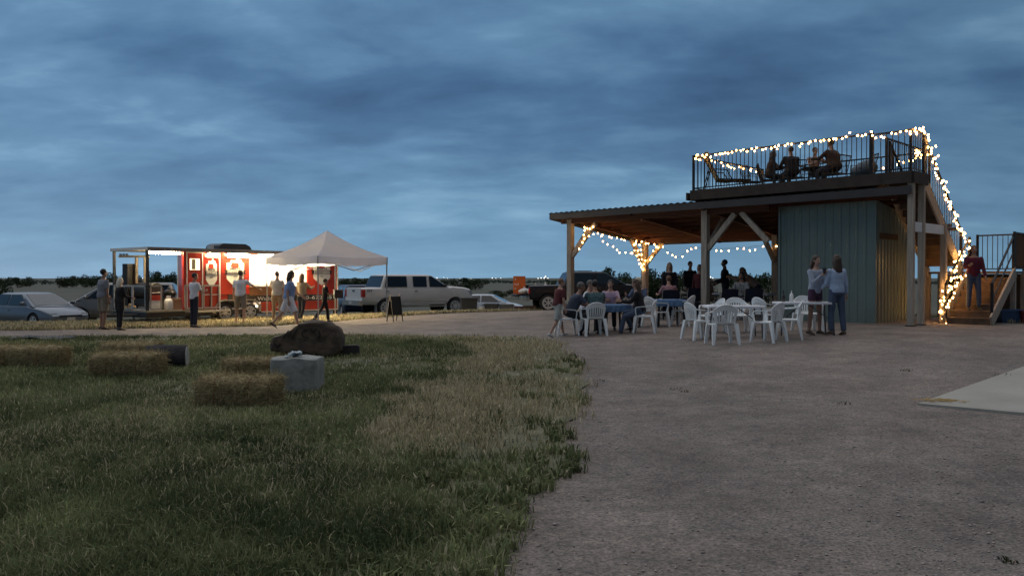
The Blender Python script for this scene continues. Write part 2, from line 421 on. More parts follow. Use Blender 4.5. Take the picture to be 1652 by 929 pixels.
# broad weeds along the edge and scattered in the lawn
cx = []; cy = []
for px_, py_, k in ((938, 648, 5), (925, 655, 4), (870, 742, 8), (900, 700, 9), (905, 772, 9), (860, 765, 7), (845, 800, 6), (930, 720, 5), (780, 830, 6), (790, 780, 5), (660, 760, 4), (880, 690, 5), (740, 870, 4), (826, 905, 5)):
    a, b = gp(px_, py_)
    for _ in range(k): cx.append(a + rng.normal() * .16); cy.append(b + rng.normal() * .2)
for _ in range(520):
    b = math.exp(random.uniform(math.log(3.6), math.log(17))); a = random.uniform(-.68 * b - 1, float(xr(b)) + .05)
    if float(fbm(a * .7 + 30, b * .7)) > .5:
        for _k in range(3): cx.append(a + rng.normal() * .08); cy.append(b + rng.normal() * .08)
cx = np.array(cx); cy = np.array(cy); ok = cx < xr(cy) + .12; cx, cy = cx[ok], cy[ok]
b2 = tufts(cx, cy, 16, np.full(len(cx), .11), np.full(len(cx), .011), np.full(len(cx), .03), np.full(len(cx), .07))
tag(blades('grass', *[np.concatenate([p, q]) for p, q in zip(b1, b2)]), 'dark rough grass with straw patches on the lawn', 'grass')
verge_m = M('verge_soil', (.16, .125, .06), .95, 0, scale=1.5, col2=(.33, .27, .15), bump=.8, bscale=12, detail=10)
tag(strip('grass_verge', np.linspace(-27, 6, 120), np.linspace(0, 1, 30), lambda u, t: u, lambda u, t: yb(u) - .12 + t * np.interp(u, [-27, -14, -7, -3, 6], [4.5, 5.5, 6, 3.5, 1.5]), verge_m, .022), kind='structure')
n = 12000
x = rng.uniform(-26, 5, n); y = yb(x) - .15 + rng.random(n) ** 1.4 * np.interp(x, [-27, -14, -7, -3, 6], [4.5, 5.5, 6, 3.5, 1.5])
far = tufts(x, y, 5, np.full(n, .15), np.full(n, .011), np.full(n, .82), np.full(n, .14))
tag(blades('verge_grass', *far), 'dry straw coloured grass verge along the far side of the gravel road', 'grass')
n = 900; x = rng.uniform(12.4, 19, n); y = yb(x) + np.abs(rng.normal(0, 1.2, n)) - .1
tag(blades('corner_grass', *tufts(x, y, 5, np.full(n, .14), np.full(n, .009), np.full(n, .3), np.full(n, .12))), 'green grass growing to the right of the stair foot', 'grass')
n = 7; y = np.exp(rng.uniform(np.log(4), np.log(16), n)); x = xr(y) + .15 + (.66 * y - xr(y)) * rng.random(n) ** 1.3
k = tufts(x, y, 14, np.full(n, .035), np.full(n, .006), np.full(n, .25), rng.uniform(.03, .14, n)); k = list(k); k[3] = k[3] * .5
tag(blades('ground_litter', *k), 'small dark dead weeds scattered flat on the gravel', 'litter')
# pebbles
n = 14000
y = np.exp(rng.uniform(np.log(3.5), np.log(15), n)); xa = xr(y) - .25; x = xa + (.68 * y + 1 - xa) * rng.random(n)
ok = fbm(x * .6, y * .6 + 20) > rng.random(n) * .8; x, y = x[ok], y[ok]; n = len(x)
s = rng.gamma(1.6, .0019, n) + .003; base = np.array([[1, 0, 0], [0, 1, 0], [-1, 0, 0], [0, -1, 0], [0, 0, .4], [0, 0, -.4]])
co = base[None] * s[:, None, None] * rng.uniform(.65, 1.35, (n, 6, 1)) + np.stack([x, y, gN(x, y) + .016], -1)[:, None]
b = (np.arange(n) * 6)[:, None]
f = np.concatenate([b + [i, (i + 1) % 4, 4] for i in range(4)] + [b + [(i + 1) % 4, i, 5] for i in range(4)], 0)
c = (np.array([.30, .27, .25]) * rng.uniform(.7, 1.7, n)[:, None]); c[:, 0] *= rng.uniform(.95, 1.15, n)
tag(npmesh('pebbles', co.reshape(-1, 3), f, attrmat('pebble_stone', .9), False, np.repeat(np.clip(c, 0, .6), 6, 0)), 'loose pebbles scattered over the gravel yard', 'pebbles', None, 'stuff')

# ================================================================== pavilion (u to the left along the front, v to the back)
O2 = Vector((10.18, 19.5)); ub = Vector((-.7, .714)); vb = Vector((.714, .70)); ZB = .34; BROT = math.atan2(-.714, .7)
def L3(u, v, z): return (-u, v, z - ZB)                     # pavilion coordinates -> its own local frame
def bw(u, v, z=0): p = O2 + ub * u + vb * v; return Vector((p.x, p.y, z))
pav = thing('pavilion', 'timber pavilion with roof deck over a teal metal room', 'pavilion', (O2.x, O2.y, ZB), BROT)
def zu(v): return 3.70 - .13 * v
def ubox(mb, u0, u1, v0, v1, z0, z1, mi=0): return mb.box(-u1, -u0, v0, v1, z0 - ZB, z1 - ZB, mi)
def ubeam(mb, p0, p1, w, h, mi=0): return mb.beam(L3(*p0), L3(*p1), w, h, mi)
# slab and posts
ubox(MB(), -.95, 4.55, -.12, 4.1, .1, .355).build('concrete_slab', concrete, pav)
def post(u, v, z0, z1, w=.17): return ubox(MB(), u - w / 2, u + w / 2, v - w / 2, v + w / 2, z0, z1).build('post', wood, pav)
PU = (11.9, 6.45)
for u in PU:
    post(u, .3, g(*bw(u, .3)[:2]) - .05, zu(.3) - .02, .19); post(u, 4.7, g(*bw(u, 4.7)[:2]) - .05, zu(4.7) - .02, .19)
for u, v, z in ((.47, .12, 3.94), (.47, .85, 3.94), (.42, 2.37, 3.02)):
    p = post(u, v, .355, z, .14); ubox(MB(), u - .1, u + .1, v - .1, v + .1, .357, .40).build('post_base', iron, p)
# beams under the roof
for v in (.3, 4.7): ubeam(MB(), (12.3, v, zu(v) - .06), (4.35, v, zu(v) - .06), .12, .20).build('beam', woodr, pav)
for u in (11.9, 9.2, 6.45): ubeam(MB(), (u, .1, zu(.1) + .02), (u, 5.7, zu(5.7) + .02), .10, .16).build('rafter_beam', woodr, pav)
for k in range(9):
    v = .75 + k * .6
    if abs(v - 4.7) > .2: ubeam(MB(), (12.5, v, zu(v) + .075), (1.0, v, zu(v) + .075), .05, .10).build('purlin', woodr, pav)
# braces
def brace(p0, p1): ubeam(MB(), p0, p1, .10, .15).build('brace', wood, pav)
brace((11.82, .3, 2.35), (10.75, .3, 3.45)); brace((11.9, .38, 2.35), (11.9, 1.35, 3.40))
brace((6.37, .3, 2.45), (5.45, .3, 3.48)); brace((4.4, .3, 2.62), (5.25, .3, 3.5)); brace((6.45, .38, 2.45), (6.45, 1.3, 3.40))
for u in PU:
    brace((u - .06, 4.7, 2.15), (u - .85, 4.7, 2.95)); brace((u, 4.62, 2.15), (u, 3.8, 3.05))
brace((11.96, 4.7, 2.15), (12.4, 4.7, 2.65))
# roof: boarded ceiling, corrugated sheet, fascia
RU0, RU1, RV = 1.42, 12.6, 5.8
for k in range(12):
    v0 = k * RV / 12; v1 = v0 + RV / 12 - .012
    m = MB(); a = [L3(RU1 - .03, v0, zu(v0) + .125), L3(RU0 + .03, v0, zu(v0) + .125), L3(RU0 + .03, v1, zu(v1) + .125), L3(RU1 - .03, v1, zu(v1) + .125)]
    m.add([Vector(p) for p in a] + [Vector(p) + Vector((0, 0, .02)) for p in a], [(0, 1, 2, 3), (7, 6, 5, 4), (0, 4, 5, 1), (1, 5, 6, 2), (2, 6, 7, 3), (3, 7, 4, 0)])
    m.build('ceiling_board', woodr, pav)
m = MB(); nu = int((RU1 - RU0 + .1) / .06); top = []; bot = []
prof = [0, .0, .028, .028]
for i in range(nu + 1):
    u = RU1 + .05 - i * .06; h = prof[i % 4]
    for v in (-.05, RV + .05): top.append(L3(u, v, zu(v) + .165 + h))
f = [(2 * i, 2 * i + 1, 2 * i + 3, 2 * i + 2) for i in range(nu)]
m.add(top, f); m.add([(a, b, c - .012) for a, b, c in top], [q[::-1] for q in f]); m.build('corrugated_roof', roofm, pav)
ubeam(MB(), (RU1, -.02, zu(0) + .055), (.42, -.02, zu(0) + .055), .035, .21).build('front_fascia', roofm, pav)
ubeam(MB(), (RU1, RV, zu(RV) + .06), (RU0 + .02, RV, zu(RV) + .06), .035, .18).build('rear_fascia', roofm, pav)
ubeam(MB(), (RU1, 0, zu(0) + .055), (RU1, RV, zu(RV) + .055), .035, .20).build('side_fascia', roofm, pav)
# teal metal room: ribbed siding on every side
BU0, BU1, BV0, BV1 = 1.6, 4.3, .8, 3.5
def siding(p0, p1, n, z0, z1a, z1b, rd=.028):
    """ribbed sheet between two plan points, ribs standing out along n"""
    p0 = Vector((-p0[0], p0[1], 0)); p1 = Vector((-p1[0], p1[1], 0)); d = p1 - p0; Ln = d.length; d.normalize(); n = Vector(n)
    st = []; s = 0
    while s < Ln - .23: st += [(s, 0), (s + .135, 0), (s + .155, rd), (s + .205, rd), (s + .225, 0)]; s += .225
    st += [(min(s, Ln), 0), (Ln, 0)]
    v = []
    for s, h in st:
        p = p0 + d * s + n * h; zt = z1a + (z1b - z1a) * s / Ln
        v += [(p.x, p.y, z0 - ZB), (p.x, p.y, zt - ZB)]
    f = [(2 * i, 2 * i + 2, 2 * i + 3, 2 * i + 1) for i in range(len(st) - 1)]
    m = MB(); m.add(v, f); vi = [(x - n.x * .012, y - n.y * .012, z) for x, y, z in v]; m.add(vi, [q[::-1] for q in f]); return m
siding((BU1, BV0), (BU0, BV0), (0, -1, 0), .36, zu(BV0) + .05, zu(BV0) + .05, .012).build('siding_wall', teal, pav)
siding((BU0, BV0), (BU0, BV1), (1, 0, 0), .36, zu(BV0) + .05, zu(BV1) + .05).build('siding_wall', teal, pav)
siding((BU1, BV1), (BU1, BV0), (-1, 0, 0), .36, zu(BV1) + .05, zu(BV0) + .05).build('siding_wall', teal, pav)
siding((BU0, BV1), (BU1, BV1), (0, 1, 0), .36, zu(BV1) + .05, zu(BV1) + .05).build('siding_wall', teal, pav)
for u, v in ((BU0, BV0), (BU1, BV0)): ubox(MB(), u - .03, u + .03, v - .032, v + .02, .357, zu(v) + .04).build('corner_trim', teal, pav)
ubox(MB(), BU0 - .035, BU0 - .02, 1.0, 2.3, 2.62, 2.78).build('header_strip', woodd, pav)
# deck
DU0, DU1, DV1, DZ = .42, 6.78, 4.4, 4.22
m = MB()
for k in range(31):
    v0 = .03 + k * .141
    if v0 < 1.0: u0 = DU0
    else: u0 = 1.42
    ubox(MB(), u0, DU1, v0, v0 + .136, DZ - .035, DZ).build('deck_board', woodd, pav)
ubox(MB(), DU0, DU1, -.045, .025, 3.935, DZ + .012).build('deck_rim', woodd, pav)
ubox(MB(), DU1 - .05, DU1 + .02, .03, DV1, 3.935, DZ + .01).build('deck_rim', woodd, pav)
ubox(MB(), DU0 - .05, DU0 + .02, .03, 1.02, 3.935, DZ + .01).build('deck_rim', woodd, pav)
ubox(MB(), 1.38, DU1 - .06, DV1 - .03, DV1 + .04, 3.935, DZ + .01).build('deck_rim', woodd, pav)
for k in range(7): ubox(MB(), DU0 + .2 + k * 1.05, DU0 + .25 + k * 1.05, .03, (1.0 if k == 0 else DV1 - .05), 3.95, DZ - .04).build('joist', woodd, pav)
ubox(MB(), 5.2, 6.2, 1.0, 1.8, DZ + .004, DZ + .10).build('low_platform', woodd, pav)
ubeam(MB(), (.47, .2, 2.86), (.42, 2.3, 2.86), .05, .24).build('cross_beam', white, pav)
# railings
balm = MB().box(-.008, .008, -.008, .008, 0, 1).mesh('baluster'); balm.materials.append(iron)
def railing(name, p0, p1, h=1.05, n=None, posts=(1, 1), step=.115, low=.08, pr=.03):
    p0, p1 = Vector(p0), Vector(p1); d = p1 - p0; Ln = Vector((d.x, d.y)).length
    m = MB(); up = Vector((0, 0, 1))
    m.beam(L3(*(p0 + up * h)), L3(*(p1 + up * h)), .045, .04); m.beam(L3(*(p0 + up * low)), L3(*(p1 + up * low)), .03, .03)
    r = m.build('railing', iron, pav)
    for k, q in enumerate((p0, p1)):
        if posts[k]: ubox(MB(), q.x - pr, q.x + pr, q.y - pr, q.y + pr, q.z + .005, q.z + h + .03).build('rail_post', iron, r)
    n = n or int(Ln / step)
    for k in range(1, n):
        q = p0 + d * (k / n); inst('baluster', balm, r, L3(q.x, q.y, q.z + low + .012), (0, 0, 0), (1, 1, h - low - .03))
    return r
railing('r', (6.72, .06, DZ), (4.1, .06, DZ), step=.125); railing('r', (4.1, .06, DZ), (1.42, .06, DZ), posts=(0, 1), step=.125, pr=.045)
railing('r', (1.34, .06, DZ), (.47, .06, DZ), posts=(0, 1), step=.125, h=1.02)
railing('r', (6.72, .15, DZ), (6.72, 4.3, DZ), posts=(0, 1), step=.16)
railing('r', (6.6, 4.3, DZ), (1.42, 4.3, DZ), posts=(0, 1), step=.26)
railing('r', (1.42, 4.2, DZ), (1.42, 1.05, DZ), posts=(0, 1), step=.15)
railing('r', (.47, .15, DZ), (.47, .98, DZ), posts=(0, 1))
# stairs: upper flight runs down along the right end to a landing, lower flight returns to the yard
SU0, SU1 = .47, 1.36
stair = thing('staircase', 'wooden switchback staircase climbing to the roof deck', 'staircase', (O2.x, O2.y, ZB), BROT)
_pav = pav
NZ = 13; ZL = 1.76; V0, V1 = 1.0, 4.0
for k in range(1, NZ):
    z = DZ - (DZ - ZL) * k / NZ; v0 = V0 + (V1 - V0) * (k - 1) / (NZ - 1)
    ubox(MB(), SU0 + .03, SU1 - .03, v0, v0 + .26, z - .04, z).build('tread', woods, stair)
    ubox(MB(), SU0 + .03, SU1 - .03, v0 - .03, v0 - .005, z - .03, z + .19).build('riser', woods, stair)
for u in (SU0, SU1): ubeam(MB(), (u, V0 - .05, DZ - .12), (u, V1 + .1, ZL - .05), .045, .28).build('stringer', wood, stair)
ubox(MB(), -.85, SU1 + .05, 4.02, 5.2, ZL - .06, ZL).build('landing', woods, stair)
for u, v in ((-.8, 4.08), (SU1, 4.08), (-.8, 5.13), (SU1, 5.13), (.25, 4.08)): ubox(MB(), u - .06, u + .06, v - .06, v + .06, g(*bw(u, v)[:2]) - .05, ZL - .062).build('landing_post', wood, stair)
ubox(MB(), -.78, SU1, 5.14, 5.17, .5, ZL - .07).build('skirt_board', woods, stair)
LU0, LU1 = -.84, .28; LV0 = 2.0
for k in range(7):
    z = .37 + (ZL - .37) * (k + 1) / 8; v0 = LV0 + k * .285
    ubox(MB(), LU0 + .05, LU1 - .05, v0, v0 + .30, z - .04, z).build('tread', woods, stair)
    ubox(MB(), LU0 + .05, LU1 - .05, v0 + .015, v0 + .04, z - .172, z - .042).build('riser', woods, stair)
for u in (LU0, LU1): ubeam(MB(), (u, LV0 - .08, .46), (u, 4.1, ZL - .02), .05, .30).build('stringer', wood, stair)
pav = stair
r1 = railing('r', (SU0 - .0, V0 + .05, DZ - .1), (SU0, V1, ZL + .1), step=.14, low=.14)
railing('r', (SU1, V0 + .12, DZ - .1), (SU1, V1, ZL + .1), step=.14, low=.14)
railing('r', (SU0 - .1, 5.15, ZL), (-.8, 5.15, ZL), step=.12); railing('r', (-.82, 5.1, ZL), (-.82, 4.1, ZL), step=.075)
railing('r', (LU1 - .02, 4.0, ZL + .02), (LU1 - .02, LV0 + .05, .50), step=2.5, low=.5, h=.92)
railing('r', (LU0 + .02, 4.0, ZL + .02), (LU0 + .02, LV0 + .05, .50), step=2.5, low=.5, h=.92)
pav = _pav

# ================================================================== string lights
bulb_mat = emit('bulb_glow', (1.0, .49, .14), 38.0)
bulb_me = MB().sph((0, 0, 0), (.021, .021, .028), 8, 6).mesh('bulb'); bulb_me.materials.append(bulb_mat); bulb_me.shade_smooth()
def string(label, pts, spacing, sag=0.0, jit=.03, dense=.6):
    """pts in pavilion coordinates; wire, bulbs hanging below it"""
    P = []
    for a, b in zip(pts[:-1], pts[1:]):
        a, b = bw(*a), bw(*b); n = max(2, int((b - a).length / .15)); sg = sag * (b - a).length
        for k in range(n): t = k / n; P.append(a.lerp(b, t) - Vector((0, 0, 4 * sg * t * (1 - t))) + Vector((random.gauss(0, jit), random.gauss(0, jit), random.gauss(0, jit))) * .5)
    P.append(bw(*pts[-1]))
    t = thing('string_lights', label, 'string lights', P[0], 0, 'warm string lights on the pavilion')
    Lc = [p - P[0] for p in P]
    MB().tube(Lc, .005, 4).build('wire', wire, t)
    acc = 0; spacing *= dense
    for a, b in zip(Lc[:-1], Lc[1:]):
        d = (b - a).length; s = spacing - acc
        while s < d:
            q = a.lerp(b, s / d); inst('bulb', bulb_me, t, q + Vector((random.gauss(0, jit), random.gauss(0, jit), -.04 + random.gauss(0, jit))), (random.gauss(0, .5), random.gauss(0, .5), 0)); s += spacing * random.uniform(.75, 1.25)
        acc = d - (s - spacing)
    return t
zr = DZ + 1.07
string('string of warm bulbs along the front railing of the roof deck', [(6.75, .0, zr - .12), (6.6, .0, zr), (5, .0, zr), (3.2, .0, zr - .02), (1.9, .0, zr + .02), (1.42, .0, zr + .06), (1.36, 0, zr - .12), (.47, .0, zr - .02)], .20, .012)
string('string of warm bulbs sloping back on the left end deck railing', [(6.78, .1, zr), (6.78, 1.4, zr), (6.78, 4.3, zr - .05), (6.0, 4.35, zr - .2)], .28, .01)
string('string of warm bulbs along the rear deck railing by the stair head', [(2.9, 4.3, DZ + .72), (1.5, 4.3, DZ + .98), (1.42, 3.2, zr - .05), (1.1, 2.5, zr - .25)], .2, .02)
string('string of warm bulbs running down the stair rail to the ground', [(.43, .0, zr), (.43, .95, zr), (.43, V0 + .1, DZ + .95), (.42, 2.4, 3.9), (.42, V1, ZL + 1.1), (.24, V1 - .15, ZL + .7), (.3, 3.3, 2.15), (.27, 2.6, 1.75), (.27, 2.05, 1.3), (.27, 2.0, .95), (.3, 1.98, .5)], .125, .012, .05)
string('second string of warm bulbs on the lower stair rail', [(-.1, 3.4, 2.0), (.2, 2.9, 1.6), (.24, 2.3, 1.2), (.3, 2.0, .8), (.32, 1.97, .45)], .17, .03, .05)
string('warm bulbs wound round the front left post brace', [(11.6, .25, 2.5), (11.2, .22, 2.9), (10.8, .25, 3.35), (11.2, .4, 3.4), (11.9, .9, 2.98), (11.9, .45, 2.45), (11.85, .7, 2.8), (11.85, 1.3, 3.3)], .22, 0, .04, dense=1.0)
string('warm bulbs along the left edge under the pavilion roof', [(11.7, .6, 3.36), (11.9, 2.4, 3.2), (11.95, 3.6, 3.05), (11.95, 4.6, 2.92)], .34, .01, dense=1.0)
string('warm bulbs hanging in a loop across the open left side', [(11.6, 1.3, 3.25), (11.9, 4.55, 2.75)], .3, .12, dense=1.0)
string('warm bulbs wound round the rear left post braces', [(12.3, 4.65, 2.6), (11.95, 4.6, 2.2), (11.85, 4.55, 2.05), (12, 4.6, 1.95), (11.8, 4.58, 2.0), (11.88, 4.55, 2.2), (11.3, 4.62, 2.65), (11.1, 4.62, 2.9), (11.85, 3.9, 2.95), (11.85, 4.5, 2.25), (11.95, 4.58, 2.1)], .17, 0, .04, dense=1.0)
string('warm bulbs swagged between the rear posts of the pavilion', [(11.2, 4.6, 2.85), (10.3, 4.6, 2.35), (9.7, 4.6, 2.75), (8.9, 4.6, 2.62), (7.8, 4.6, 2.66), (6.55, 4.6, 2.72), (6.3, 4.6, 2.72)], .25, .015, dense=1.0)

# ================================================================== food trailer
silver = M('car_silver', (.72, .68, .64), .3, .05, var=.05, scale=2)
TR = Vector((-12.33, 27.0)); TA = R(52); TZ = g(-11.5, 28.5) - .03
TX = Vector((cos(TA), sin(TA))); TYv = Vector((-sin(TA), cos(TA)))
def tw(x, y, z=0): p = TR + TX * x + TYv * y; return Vector((p.x, p.y, TZ + z))
tr = thing('food_trailer', 'red barbecue food trailer with lit serving window and open smoker porch', 'food trailer', (TR.x, TR.y, TZ), TA)
TL, TW, TH = 8.2, 2.4, 2.66; FZ = .50
stripe = M('trailer_black_strip', (.02, .016, .014), .5); cream = M('trailer_interior', (.80, .76, .68), .6, var=.04)
orange = red
MB().box(0, TL, .02, TW - .02, FZ - .24, FZ - .06).build('chassis', black, tr)
MB().box(.02, 2.6, .03, TW - .03, FZ - .055, FZ).build('porch_floor', M('deck_plate', (.42, .38, .32), .5, .3, var=.2, scale=10), tr)
rf = MB().box(-.06, TL + .02, -.20, TW + .05, TH - .10, TH).build('roof', white, tr)
MB().box(-.075, TL + .03, -.215, -.203, TH - .13, TH - .005).build('roof_edge', M('roof_edge', (.22, .20, .19), .5, .3), rf)
for x, y in ((.04, .04), (.04, TW - .04)): MB().box(x - .04, x + .04, y - .04, y + .04, FZ + .002, TH - .102).build('post', black, tr)
# body: a room with a serving opening cut in its near side
BX0, BX1 = 1.32, TL; WX0, WX1, WZ0, WZ1 = 3.97, 6.62, 1.30, 2.48
def panel(x0, x1, z0, z1, mat, name='side_panel', y0=0.0, y1=.05): return MB().box(x0, x1, y0, y1, z0, z1).build(name, mat, tr)
panel(BX0, 1.42, FZ + .003, TH - .102, red); panel(2.06, 2.72, FZ + .003, TH - .102, red); panel(2.725, WX0 - .003, 1.02, TH - .102, red)
panel(WX0, WX1, .96, WZ0, M('counter_wood', (.28, .13, .06), .5, var=.3, stretch=(1, 8, 8)), 'counter_front'); panel(WX0, WX1, WZ1, TH - .102, red)
panel(WX1 + .003, TL, .96, TH - .102, red); panel(4.48, TL, .34, .70, red)
panel(WX0, TL, .703, .957, stripe, 'lettering_strip', -.008, .045); panel(3.05, WX0 - .003, .72, 1.02, stripe, 'vent_panel', -.008, .045)
panel(2.5, 4.475, .83, 1.0, red, y0=.01, y1=.045)
MB().beam((BX0 + .02, .055, (FZ + TH - .1) / 2), (2.46, TW - .06, (FZ + TH - .1) / 2), .05, TH - FZ - .11).build('end_wall', red, tr)
MB().box(2.44, TL - .03, TW - .05, TW, FZ, TH - .103).build('rear_wall', cream, tr)
MB().box(TL - .028, TL, .052, TW, FZ, TH - .103).build('end_wall', cream, tr)
MB().box(2.62, TL - .04, .06, TW - .055, FZ - .05, FZ + .01).build('floor', cream, tr)
MB().box(WX0 - .1, WX0 - .06, .06, TW - .06, FZ + .02, TH - .105).build('inner_wall', cream, tr)
for x0, x1, z in ((WX0 - .02, WX1 + .02, WZ0),): MB().box(x0, x1, -.22, .3, z - .02, z + .02).build('counter', alu, tr)
MB().box(4.4, 6.3, TW - .6, TW - .06, FZ + .02, 1.4).build('back_counter', alu, tr)
MB().box(4.5, 5.2, TW - .40, TW - .06, 1.85, 2.2).build('wall_cabinet', M('cabinet', (.55, .42, .28), .6), tr)
MB().box(5.7, 6.1, TW - .08, TW - .055, 1.75, 2.15).build('menu_board', M('menu', (.60, .42, .25), .6), tr)
# edge trims
for x in (2.72, TL - .03): MB().box(x - .025, x + .025, -.02, -.002, .36, TH - .13).build('trim', white, tr)
MB().box(4.48, TL, -.015, -.002, .30, .345).build('trim', white, tr); MB().box(2.06, 2.69, -.015, -.002, FZ + .50, FZ + .53).build('trim', white, tr)
# door
d = MB().box(1.44, 2.04, -.01, .04, FZ + .02, 2.50).build('door', red, tr)
for a in ((1.425, 1.46, FZ + .02, 2.53), (2.02, 2.055, FZ + .02, 2.53), (1.465, 2.015, 2.50, 2.53)): MB().box(a[0], a[1], -.022, -.011, a[2], a[3]).build('door_frame', white, d)
MB().box(1.55, 1.93, -.018, -.011, 1.90, 2.30).build('window', emit('lit_pane', (1.0, .86, .55), 1.6), d)
MB().box(1.62, 1.76, -.024, -.0185, 1.92, 2.28).build('notice', M('notice', (.35, .30, .2), .6), d)
MB().box(1.95, 2.0, -.06, -.011, 1.45, 1.5).build('handle', alu, d)
# shield emblems
def shield(cx, cz, w, h):
    P = [(-.5, -.22), (-.5, .32), (-.28, .34), (-.24, .42), (-.05, .40), (.06, .43), (.12, .52), (.22, .44), (.34, .43), (.38, .35), (.5, .32), (.5, -.22), (.28, -.36), (.0, -.5), (-.28, -.36)]
    m = MB(); m.prism([(x * w, z * h) for x, z in P], (cx, -.004, cz), (1, 0, 0), (0, 0, 1), (0, -.010, 0)); s = m.build('emblem', white, tr)
    m = MB(); m.prism([(x * w * .5, z * h) for x, z in ((-.55, .20), (-.40, .34), (.3, .33), (.42, .26), (.28, .17), (-.2, .16))], (cx, -.0145, cz), (1, 0, 0), (0, 0, 1), (0, -.003, 0)); m.build('emblem_figure', red, s)
    m = MB(); m.prism([(x * w, z * h) for x, z in ((-.64, -.07), (-.58, 0), (-.64, .08), (.64, .08), (.58, 0), (.64, -.07))], (cx, -.0145, cz), (1, 0, 0), (0, 0, 1), (0, -.004, 0)); m.build('banner', stripe, s)
    m = MB(); m.prism([(x * w, z * h) for x, z in ((-.46, -.055), (-.46, .055), (.46, .055), (.46, -.055))], (cx, -.019, cz), (1, 0, 0), (0, 0, 1), (0, -.003, 0)); m.build('banner_face', white, s)
    text('banner_letters', 'BARBECUE', h * .085, stripe, s, (cx, -.0235, cz - h * .03), (1, 0, 0), (0, 0, 1), align='CENTER', maxw=w * .84)
    text('emblem_letters', 'MEETS', h * .10, stripe, s, (cx, -.016, cz + h * .10), (1, 0, 0), (0, 0, 1), align='CENTER', maxw=w * .6)
    text('emblem_letters', 'CO.', h * .075, stripe, s, (cx, -.016, cz - h * .17), (1, 0, 0), (0, 0, 1), align='CENTER')
shield(2.39, 1.78, .44, 1.05); shield(3.36, 1.82, .72, 1.08); shield(7.35, 1.85, .85, 1.08)
text('script_letters', 'dabbing', .17, white, tr, (2.12, -.008, 2.36), (1, 0, 0), (0, 0, 1), shear=.25, maxw=.55)
text('strip_letters', '- Weddings -', .20, white, tr, (4.15, -.012, .765), (1, 0, 0), (0, 0, 1), maxw=1.35)
text('strip_letters', '720-672-45', .20, white, tr, (6.15, -.012, .765), (1, 0, 0), (0, 0, 1), maxw=1.7)
text('web_letters', 'dg.', .24, white, tr, (5.15, -.006, .43), (1, 0, 0), (0, 0, 1))
# air conditioner
m = MB(); m.prism([(3.15, 0), (3.2, .16), (3.35, .24), (4.3, .24), (4.5, .15), (4.58, 0)], (0, .75, TH + .02), (1, 0, 0), (0, 0, 1), (0, .9, 0)); m.build('roof_air_unit', black, tr, 30)
MB().box(2.95, 3.05, .9, 1.2, TH, TH + .2).build('roof_vent', alu, tr)
# wheels
def wheel(parent, c, r, w, axis=(0, 1, 0), spokes=6, out=-1, tag_name='wheel'):
    c = Vector(c); ax = Vector(axis); u = Vector((0, 0, 1)); s = ax.cross(u)
    e = bpy.data.objects.new(tag_name, None); COL.objects.link(e); e.parent = parent; e.location = c
    prof = [(-.5, .72), (-.5, .9), (-.42, .97), (-.2, 1), (.2, 1), (.42, .97), (.5, .9), (.5, .72)]
    rings = [[ax * (a * w) + (u * cos(2 * pi * k / 26) + s * sin(2 * pi * k / 26)) * (r * b) for k in range(26)] for a, b in prof]
    m = MB(); m.loft(rings, caps=False); m.loft([rings[-1], rings[0]], caps=False); m.build('tyre', rubber, e, 40)
    o = ax * (out * w * .5); m = MB()
    rr = [[o * t + (u * cos(2 * pi * k / 26) + s * sin(2 * pi * k / 26)) * (r * q) for k in range(26)] for t, q in ((.5, .45), (.7, .66), (1.0, .715), (1.02, .66), (.6, .60))]
    m.loft(rr, caps=False)
    m.disc(o * .45, ax, r * .62, w * .05, 26, 1)
    for k in range(spokes):
        a = 2 * pi * k / spokes; dv = u * cos(a) + s * sin(a)
        m.beam(o * .95 + dv * r * .10, o * .82 + dv * r * .64, r * .15, w * .16, 0, ax)
    m.disc(o * .92, ax, r * .16, w * .2, 14)
    m.build('rim', [steel, black], e, 40)
    return e
for x in (2.95, 4.0): wheel(tr, (x, .12, .335), .335, .22, spokes=7)
for x in (2.95, 4.0): wheel(tr, (x, TW - .16, .335), .335, .22, out=1)
m = MB(); pts = [(2.50, .34), (2.54, .58), (2.68, .74), (2.9, .80), (4.05, .80), (4.28, .74), (4.42, .58), (4.46, .34)]
for a, b in zip(pts[:-1], pts[1:]): m.beam((a[0], .03, a[1]), (b[0], .03, b[1]), .12, .04)
m.build('fender', alu, tr)
MB().box(2.55, 4.42, .42, .46, .30, .80).build('wheel_well', black, tr)
for y in (.6, 1.8): MB().tube([(-.9, 1.2, FZ - .15), (0, y, FZ - .15)], .045, 6).build('drawbar', black, tr)
MB().tube([(.3, .2, 0), (.3, .2, FZ - .2)], .035, 6).build('jack_stand', alu, tr); MB().tube([(.3, 1.5, 0), (.3, 1.5, FZ - .2)], .035, 6).build('jack_stand', alu, tr)
# porch railings
def rail_panel(a, b, z0, z1, n):
    a, b = Vector((*a, 0)), Vector((*b, 0)); m = MB(); up = Vector((0, 0, 1))
    m.beam(a + up * z1, b + up * z1, .05, .06); m.beam(a + up * z0, b + up * z0, .05, .05)
    for k in range(n + 1): q = a.lerp(b, k / n); m.beam(q + up * (z0 + .026), q + up * (z1 - .031), .045, .045, 0, (1, 0, 0))
    return m
for a, b, n in (((0, TW - .12), (0, 1.0), 2), ((0, .95), (0, .1), 1), ((.12, -.01), (.5, -.01), 1), ((1.34, -.04), (2.0, -.04), 1), ((2.06, -.04), (2.66, -.04), 2)): rail_panel(a, b, FZ + .05, 1.34, n).build('porch_rail', alu, tr)
MB().box(1.34, 2.9, -.36, -.06, FZ - .1, FZ - .05).build('side_step', alu, tr)
